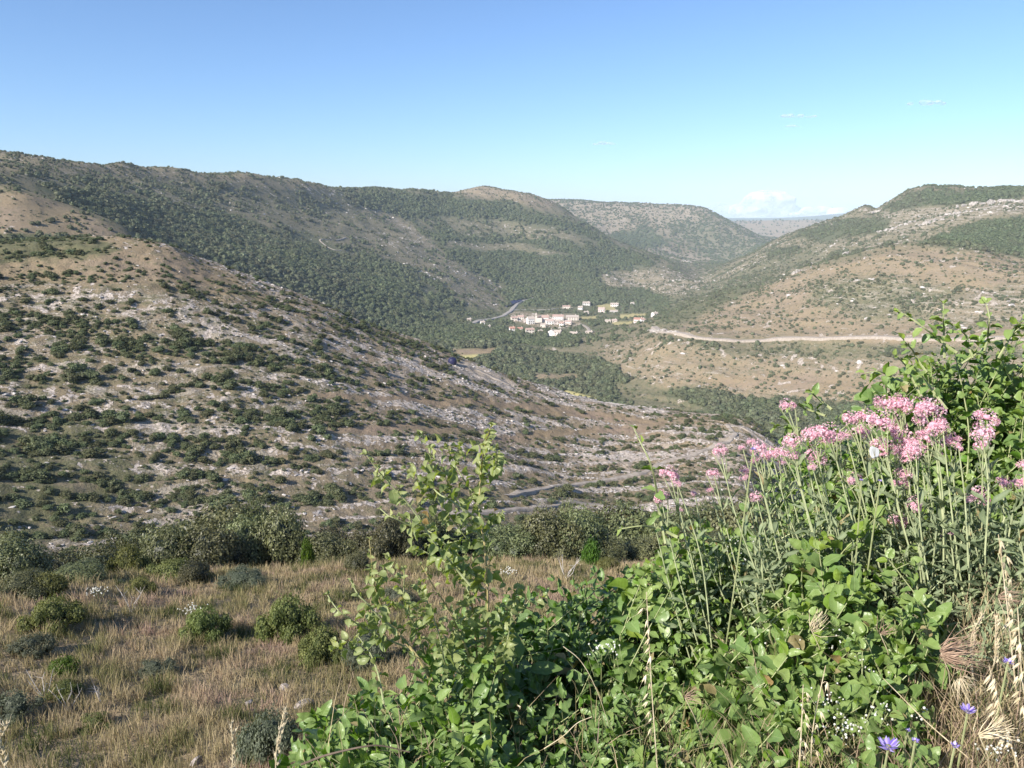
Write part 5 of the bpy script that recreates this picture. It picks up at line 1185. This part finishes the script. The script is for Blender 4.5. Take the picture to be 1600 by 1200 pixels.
# grey green undergrowth of narrow leaves on the right
mass('valerian_plant', 'valerian out of flower filling the right side under the flowers with grey green stems', 'plant', 1380, 1640, [(1380,850),(1450,835),(1640,830)], 1030, 2.1, 1.75, 130, .058, .2, 'lance', 'leaf_grey', (.2, .8), 320, hgt=.3, gap=.034, stemm='stem_grey', up=.4)
mass('valerian_plant', 'valerian out of flower between the leftmost flowers and the heart leaved shrub', 'plant', 1180, 1400, [(1180,835),(1280,800),(1400,800)], 930, 2.25, 2.05, 90, .05, .2, 'lance', 'leaf_grey', (.2, .7), 321, hgt=.3, gap=.034, stemm='stem_grey', up=.4)

# --- white butterfly
bt = thing('white_butterfly', P(1366, 707, 1.86), 'white butterfly with closed wings resting among the pink flowers', 'butterfly')
M['wing'] = plain('white_wing', (.74, .74, .72), (.84, .84, .82), 90, rough=.7); M['body'] = plain('butterfly_body', (.08, .08, .08), (.2, .19, .17), 200)
for s_ in (-1, 1):
    a = np.linspace(0, 2 * math.pi, 20, endpoint=False); rr2 = 1 + .18 * np.cos(2 * a + .5) + .06 * np.cos(3 * a)
    o2 = np.stack([.0095 * rr2 * np.cos(a), np.full(20, 0.0), .0165 * rr2 * np.sin(a)], 1); o2[:, 1] = s_ * (.0006 + .12 * np.maximum(0, o2[:, 2] + .012) ** 1.2)
    c0 = np.array([0, s_ * .0012, 0]); th = np.array([0, s_ * .0003, 0]); v = np.vstack([[c0], o2, [c0 + th], o2 + th]); f = [[0, 1 + i, 1 + (i + 1) % 20] for i in range(20)] + [[21, 22 + (i + 1) % 20, 22 + i] for i in range(20)]
    w_o = ob('wing', mesh_np('wing', v, np.array(f), M['wing'], smooth=True), bt); w_o.rotation_euler = (0, -.25, .25)
    b = MB()
    for k in range(4): e = np.array([.008 * math.cos(1.2 + k * .35), s_ * .0022, .013 * math.sin(1.2 + k * .35)]); b.tube([[-.001, s_ * .0014, -.011], e], .00018, 3)
    ob('veins', b.mesh('veins', M['calyx']), w_o)
b = MB(); b.tube([[-.012, 0, -.015], [-.006, 0, -.013], [0, 0, -.012], [.005, 0, -.011], [.008, 0, -.010]], [.0005, .0012, .0014, .0015, .0006], 8); bd = ob('body', b.mesh('body', M['body'], True), bt)
b = MB()
for s_ in (-1, 1): b.tube([[.008, 0, -.010], [.013, s_ * .003, -.006], [.016, s_ * .005, -.003]], .00022, 4)
ob('antennae', b.mesh('antennae', M['body']), bd)

# --- purple scabious heads
def scabious(px, py, wpx, r_, lb):
    c = P(px, py, r_); s_ = wpx / FPX * r_ * .4; rg = np.random.default_rng(px); t = thing('purple_flower', c, lb, 'flower', 'purple flowers in the bottom right corner')
    V, F, S = [], [], []; k = 0
    for i in range(34):
        a = rg.random() * 6.28; e = .15 + .75 * rg.random(); d = unit(np.array([math.cos(a), math.sin(a), e])); sd_ = unit(np.cross(d, [0, 0, 1.])); l_ = s_ * (.7 + .35 * rg.random()); wd = s_ * .16; sh = rg.random()
        V += [d * .12 * s_, d * l_ * .6 + sd_ * wd, d * l_ + [0, 0, s_ * .1], d * l_ * .6 - sd_ * wd]; F.append([k, k + 1, k + 2, k + 3]); S += [sh] * 4; k += 4
    ob('petals', mesh_np('petals', np.array(V), np.array(F), M['lilac'], np.array(S)), t)
    cc = ob('calyx', mesh_np('calyx', v_ * np.array([.3, .3, .25]) * s_, f_, M['calyx'], smooth=True), t)
    b = MB(); g0 = np.array([.03 * rg.normal(), .03, min(-.12, zat(c[0], c[1]) - c[2])]); b.tube([g0, g0 * .5 + rg.normal(size=3) * .006, [0, 0, 0]], .0018, 5); ob('stem', b.mesh('stem', M['stem_green']), t)
for a in ((1388,1168,50,1.40,'largest purple flower, at the bottom edge'), (1430,1158,18,1.42,'small lilac bloom touching the largest purple flower'), (1512,1112,32,1.5,'pale lilac flower among straw above the bottom edge'),
          (1575,1036,22,1.6,'deep blue flower near the right edge'), (1492,1166,22,1.42,'half shaded purple flower between the largest and the pale lilac one'), (1418,1142,14,1.5,'faint purple bud left of the half shaded flower'), (1177,703,15,1.9,'dark magenta bloom among the pink heads on the left'), (1346,751,9,1.95,'tiny dark purple bud below the butterfly'), (1375,752,9,1.95,'tiny dark purple bud right of the other one below the butterfly')): scabious(*a)

# --- oat grasses and straw
def oat(px, py, bx, by, r_, n, size, lb, side=1, mt='straw'):
    size *= .8; top = P(px, py, r_); bs = P(bx, by, r_ + .03); bs2 = bs - np.array([0, 0, .1]); t = thing('wild_oat', bs, lb, 'grass', 'dry oat grasses close to the camera'); rg = np.random.default_rng(px + py)
    c, l_ = resample(np.array([bs, (bs + top) / 2 + rg.normal(size=3) * .008, top]) - bs, 24); b = MB(); b.tube(c, np.linspace(.0016, .0007, 24), 5); ob('stalk', b.mesh('stalk', M[mt]), t); g = MB()
    for k in range(n):
        p = c[int(8 + 15 * k / n)]; a = rg.random() * 6.28; o_ = np.array([math.cos(a) * .35 + .25 * side, math.sin(a) * .3, .25]) * size; q = p + o_; d = unit(np.array([.25 * side + rg.normal() * .2, rg.normal() * .2, -.7])) if mt == 'straw' and n < 20 else unit(np.array([rg.normal() * .25, rg.normal() * .2, 1]))
        g.tube([p, (p + q) / 2 + [0, 0, .003], q], .0004, 3)
        for s2 in (-.18, .18):
            e = unit(d + np.array([s2, rg.normal() * .1, 0])); m0 = q + e * size * .35; g.tube([q, q + e * size * .3, m0 + e * size * .3, q + e * size * 1.05], np.array([.04, .13, .1, .01]) * size, 5)
            g.tube([q + e * size, q + e * size * 1.9 + rg.normal(size=3) * size * .15], .00022, 3)
    ob('spikelets', g.mesh('spikelets', M[mt]), t)
oat(12, 1132, 28, 1230, 1.15, 26, .012, 'blurred straw spike at the bottom left corner', 1, 'straw')
oat(362, 1128, 350, 1240, 1.25, 26, .010, 'pale grass spike at the bottom, left one of two by the big grey bush', 1)
oat(445, 1105, 432, 1240, 1.25, 26, .012, 'pale grass spike at the bottom, right one of two by the big grey bush', 1)
oat(1010, 925, 1030, 1240, 1.5, 14, .022, 'tall dry oat stalk hanging over the sunlit leafy shrub', -1)
oat(1560, 835, 1590, 1100, 1.7, 15, .022, 'white dry oat at the right edge under the pink flowers', 1)
oat(1545, 1040, 1600, 1230, 1.45, 12, .024, 'big pale oat hanging beside the deep blue flower', -1)
oat(1590, 950, 1630, 1200, 1.5, 12, .02, 'dry oat cut by the right picture edge', -1)
oat(1255, 1070, 1245, 1240, 1.4, 10, .016, 'greenish grass spike at the bottom between shrub and purple flowers', 1)
oat(1290, 1040, 1270, 1240, 1.45, 6, .02, 'single drooping oat above the small white flowers', 1)
oat(1535, 960, 1520, 1060, 1.65, 30, .010, 'bristly barley like ear, left of a pair at the right', 1)
oat(1556, 962, 1545, 1060, 1.65, 30, .010, 'bristly barley like ear, right of a pair at the right', 1)
def husk(px, py, wpx, r_, n, ang, spread_, m, lb):
    c = P(px, py, r_); s_ = wpx / FPX * r_ * .45; rg = np.random.default_rng(px); b = MB()
    for k in range(n):
        a = R(ang) + rg.normal() * spread_; d = np.array([math.cos(a), rg.normal() * .3, math.sin(a)]); o_ = np.array([-math.sin(a), 0, math.cos(a)]) * rg.normal() * s_ * .22
        b.tube([o_ * .5, o_ + d * s_ * .35, o_ + d * s_ * (.7 + .4 * rg.random())], [s_ * .008, s_ * .022, .0003], 4)
        b.tube([o_ + d * s_ * .6, o_ + d * s_ * (1.1 + .3 * rg.random())], .0003, 3)
    t = thing('dry_seed_head', c, lb, 'seed head'); ob('bristles', b.mesh('bristles', M[m]), t); b = MB(); g0 = zat(c[0], c[1]) - c[2]; b.tube([[0.05, .03, max(g0, -.12)], [.02, 0, -.04], [0, 0, 0]], .0009, 5); ob('stem', b.mesh('stem', M['straw']), t)
husk(1268, 985, 55, 1.7, 26, 60, .35, 'straw', 'fan of straw coloured bristles lying in the heart leaved shrub')
husk(1470, 1020, 95, 1.6, 70, 5, .30, 'husk', 'shaded brown brush of dry bristles right of the dark leaves')
husk(1375, 830+160, 40, 1.7, 16, 40, .4, 'husk', 'small brown husk left of the shaded brush')
husk(1500, 1060, 55, 1.55, 34, -60, .5, 'straw', 'crumbling straw head above the pale lilac flower')
husk(1530, 1150, 80, 1.42, 30, 35, .35, 'straw', 'cream husks in the bottom right corner')
husk(1010+60, 1090, 45, 1.5, 22, 20, .4, 'husk', 'brown husk in the sunlit leafy shrub')
husk(1560, 935, 60, 1.8, 26, 8, .25, 'husk', 'brown straw tuft at the right edge below the flowers')

# tangle of dry blades and small white blossom on the bank
def patch(name, lb, cat, regions, hr, wr, shade, lean=.8, m='grass', seed=1):
    rg = np.random.default_rng(seed); A = []
    for (x0, x1, y0, y1, n) in regions:
        px = x0 + (x1 - x0) * rg.random(n); py = y0 + (y1 - y0) * rg.random(n)
        for a_, b_ in zip(px, py): A.append(P(a_, b_, 1.38 + (1200 - b_) / 400 * .75 + rg.random() * .25))
    A = np.array(A); n = len(A); h = hr[0] + (hr[1] - hr[0]) * rg.random(n)
    v, f4, f3, s = blades(n, A[:, 0], A[:, 1], A[:, 2] - h * .9, h, wr, rg, np.clip(shade[0] + (shade[1] - shade[0]) * rg.random(n), 0, 1), lean)
    tag(ob(name, mesh_np(name, v, [f4, f3], M[m], s)), lb, cat, kind='stuff')
patch('dry_bank_grass', 'straw and thin dry blades tangled on the bank at the bottom right', 'grass', [(1180,1640,980,1260,1500), (1150,1420,1100,1260,500), (1420,1640,930,1260,1500), (480,1200,1080,1260,300), (1500,1640,820,1000,300)], (.06, .2), .0011, (.45, .95), 1.3, seed=5)
patch('green_bank_grass', 'fine green blades on the bank at the bottom right', 'grass', [(1150,1640,950,1260,1100), (900,1200,1050,1260,200)], (.05, .16), .0012, (.1, .4), 1.0, seed=6)
rg = np.random.default_rng(55); b = MB(); vi, fi = ico(1)
for (cx, cy, sx, sy, n) in ((1292,1105,28,18,90),(1345,1060,26,26,60),(1320,1140,30,16,50),(1240,1010,22,14,36),(1345,1000,25,14,30),(945,1010,20,10,26),(1370,1120,20,26,40),(1440,1118,12,8,16),(1300,1010,30,20,40),(1170,860,30,20,24),(1560,1170,30,14,24)):
    for k in range(n):
        p = P(cx + rg.normal() * sx * .7, cy + rg.normal() * sy * .7, 1.42 + (1200 - cy) / 400 * .75 - .05 + .1 * rg.random()); b.add(vi * .0022 * (.7 + .6 * rg.random()) + p, fi, 0, rg.random())
        if k % 3 == 0: b.tube([p + [0, 0, -.002], p + rg.normal(size=3) * .012 + [0, 0, -.05]], .0005, 3, 1)
tag(ob('white_blossom', b.mesh('white_blossom', [M['white_petal'], M['stem_green']])), 'tiny white blossom sprinkled through the bank plants', 'blossom', kind='stuff')
# small white flowers out in the dry grass
for px, py, lb in ((302,968,'white flower cluster in the dry grass beside the shadowed bush'), (152,938,'creamy flower cluster under the low left oaks'), (795,905,'pale flowers in the grass seen through the shoots')):
    p = hit(px, py, 8); b = MB(); rg = np.random.default_rng(px)
    t = thing('white_flower_clump', p, lb, 'wildflowers')
    for k in range(40): q = rg.normal(size=3) * np.array([.16, .12, .05]) + [0, 0, .35]; b.add(vi * .022 + q, fi, 0, rg.random())
    ob('blossom', b.mesh('blossom', M['white_petal']), t); b = MB()
    for k in range(10): q = rg.normal(size=3) * np.array([.14, .1, .03]) + [0, 0, .33]; b.tube([[q[0] * .3, q[1] * .3, -.05], q], .004, 3)
    ob('stems', b.mesh('stems', M['stem_green']), t)
# a few bare twigs and a dark branch across the shrubs
for a, mt_, w_, lb in (([(880,1010),(905,1030),(935,1085),(950,1130)], 'straw', .0009, 'thin pale twig in front of the dark shrub'), ([(850,1170),(880,1150),(905,1128),(925,1120)], 'straw', .0011, 'broken pale twig in front of the dark shrub'),
                        ([(1520,1190),(1450,1130),(1400,1080),(1380,1060)], 'straw', .0013, 'straw stem slanting above the largest purple flower'), ([(470,1195),(510,1180),(580,1165),(640,1175)], 'stem_dark', .0026, 'dark branch along the bottom of the left shrub')):
    w3 = np.array([P(x_, y_, 1.5) for x_, y_ in a]); c, _l = resample(w3, 20); b = MB(); b.tube(c - w3[0], np.linspace(w_, w_ * .5, 20), 6); tag(ob('bare_twig', b.mesh('bare_twig', M[mt_]), None, w3[0]), lb, 'twig')
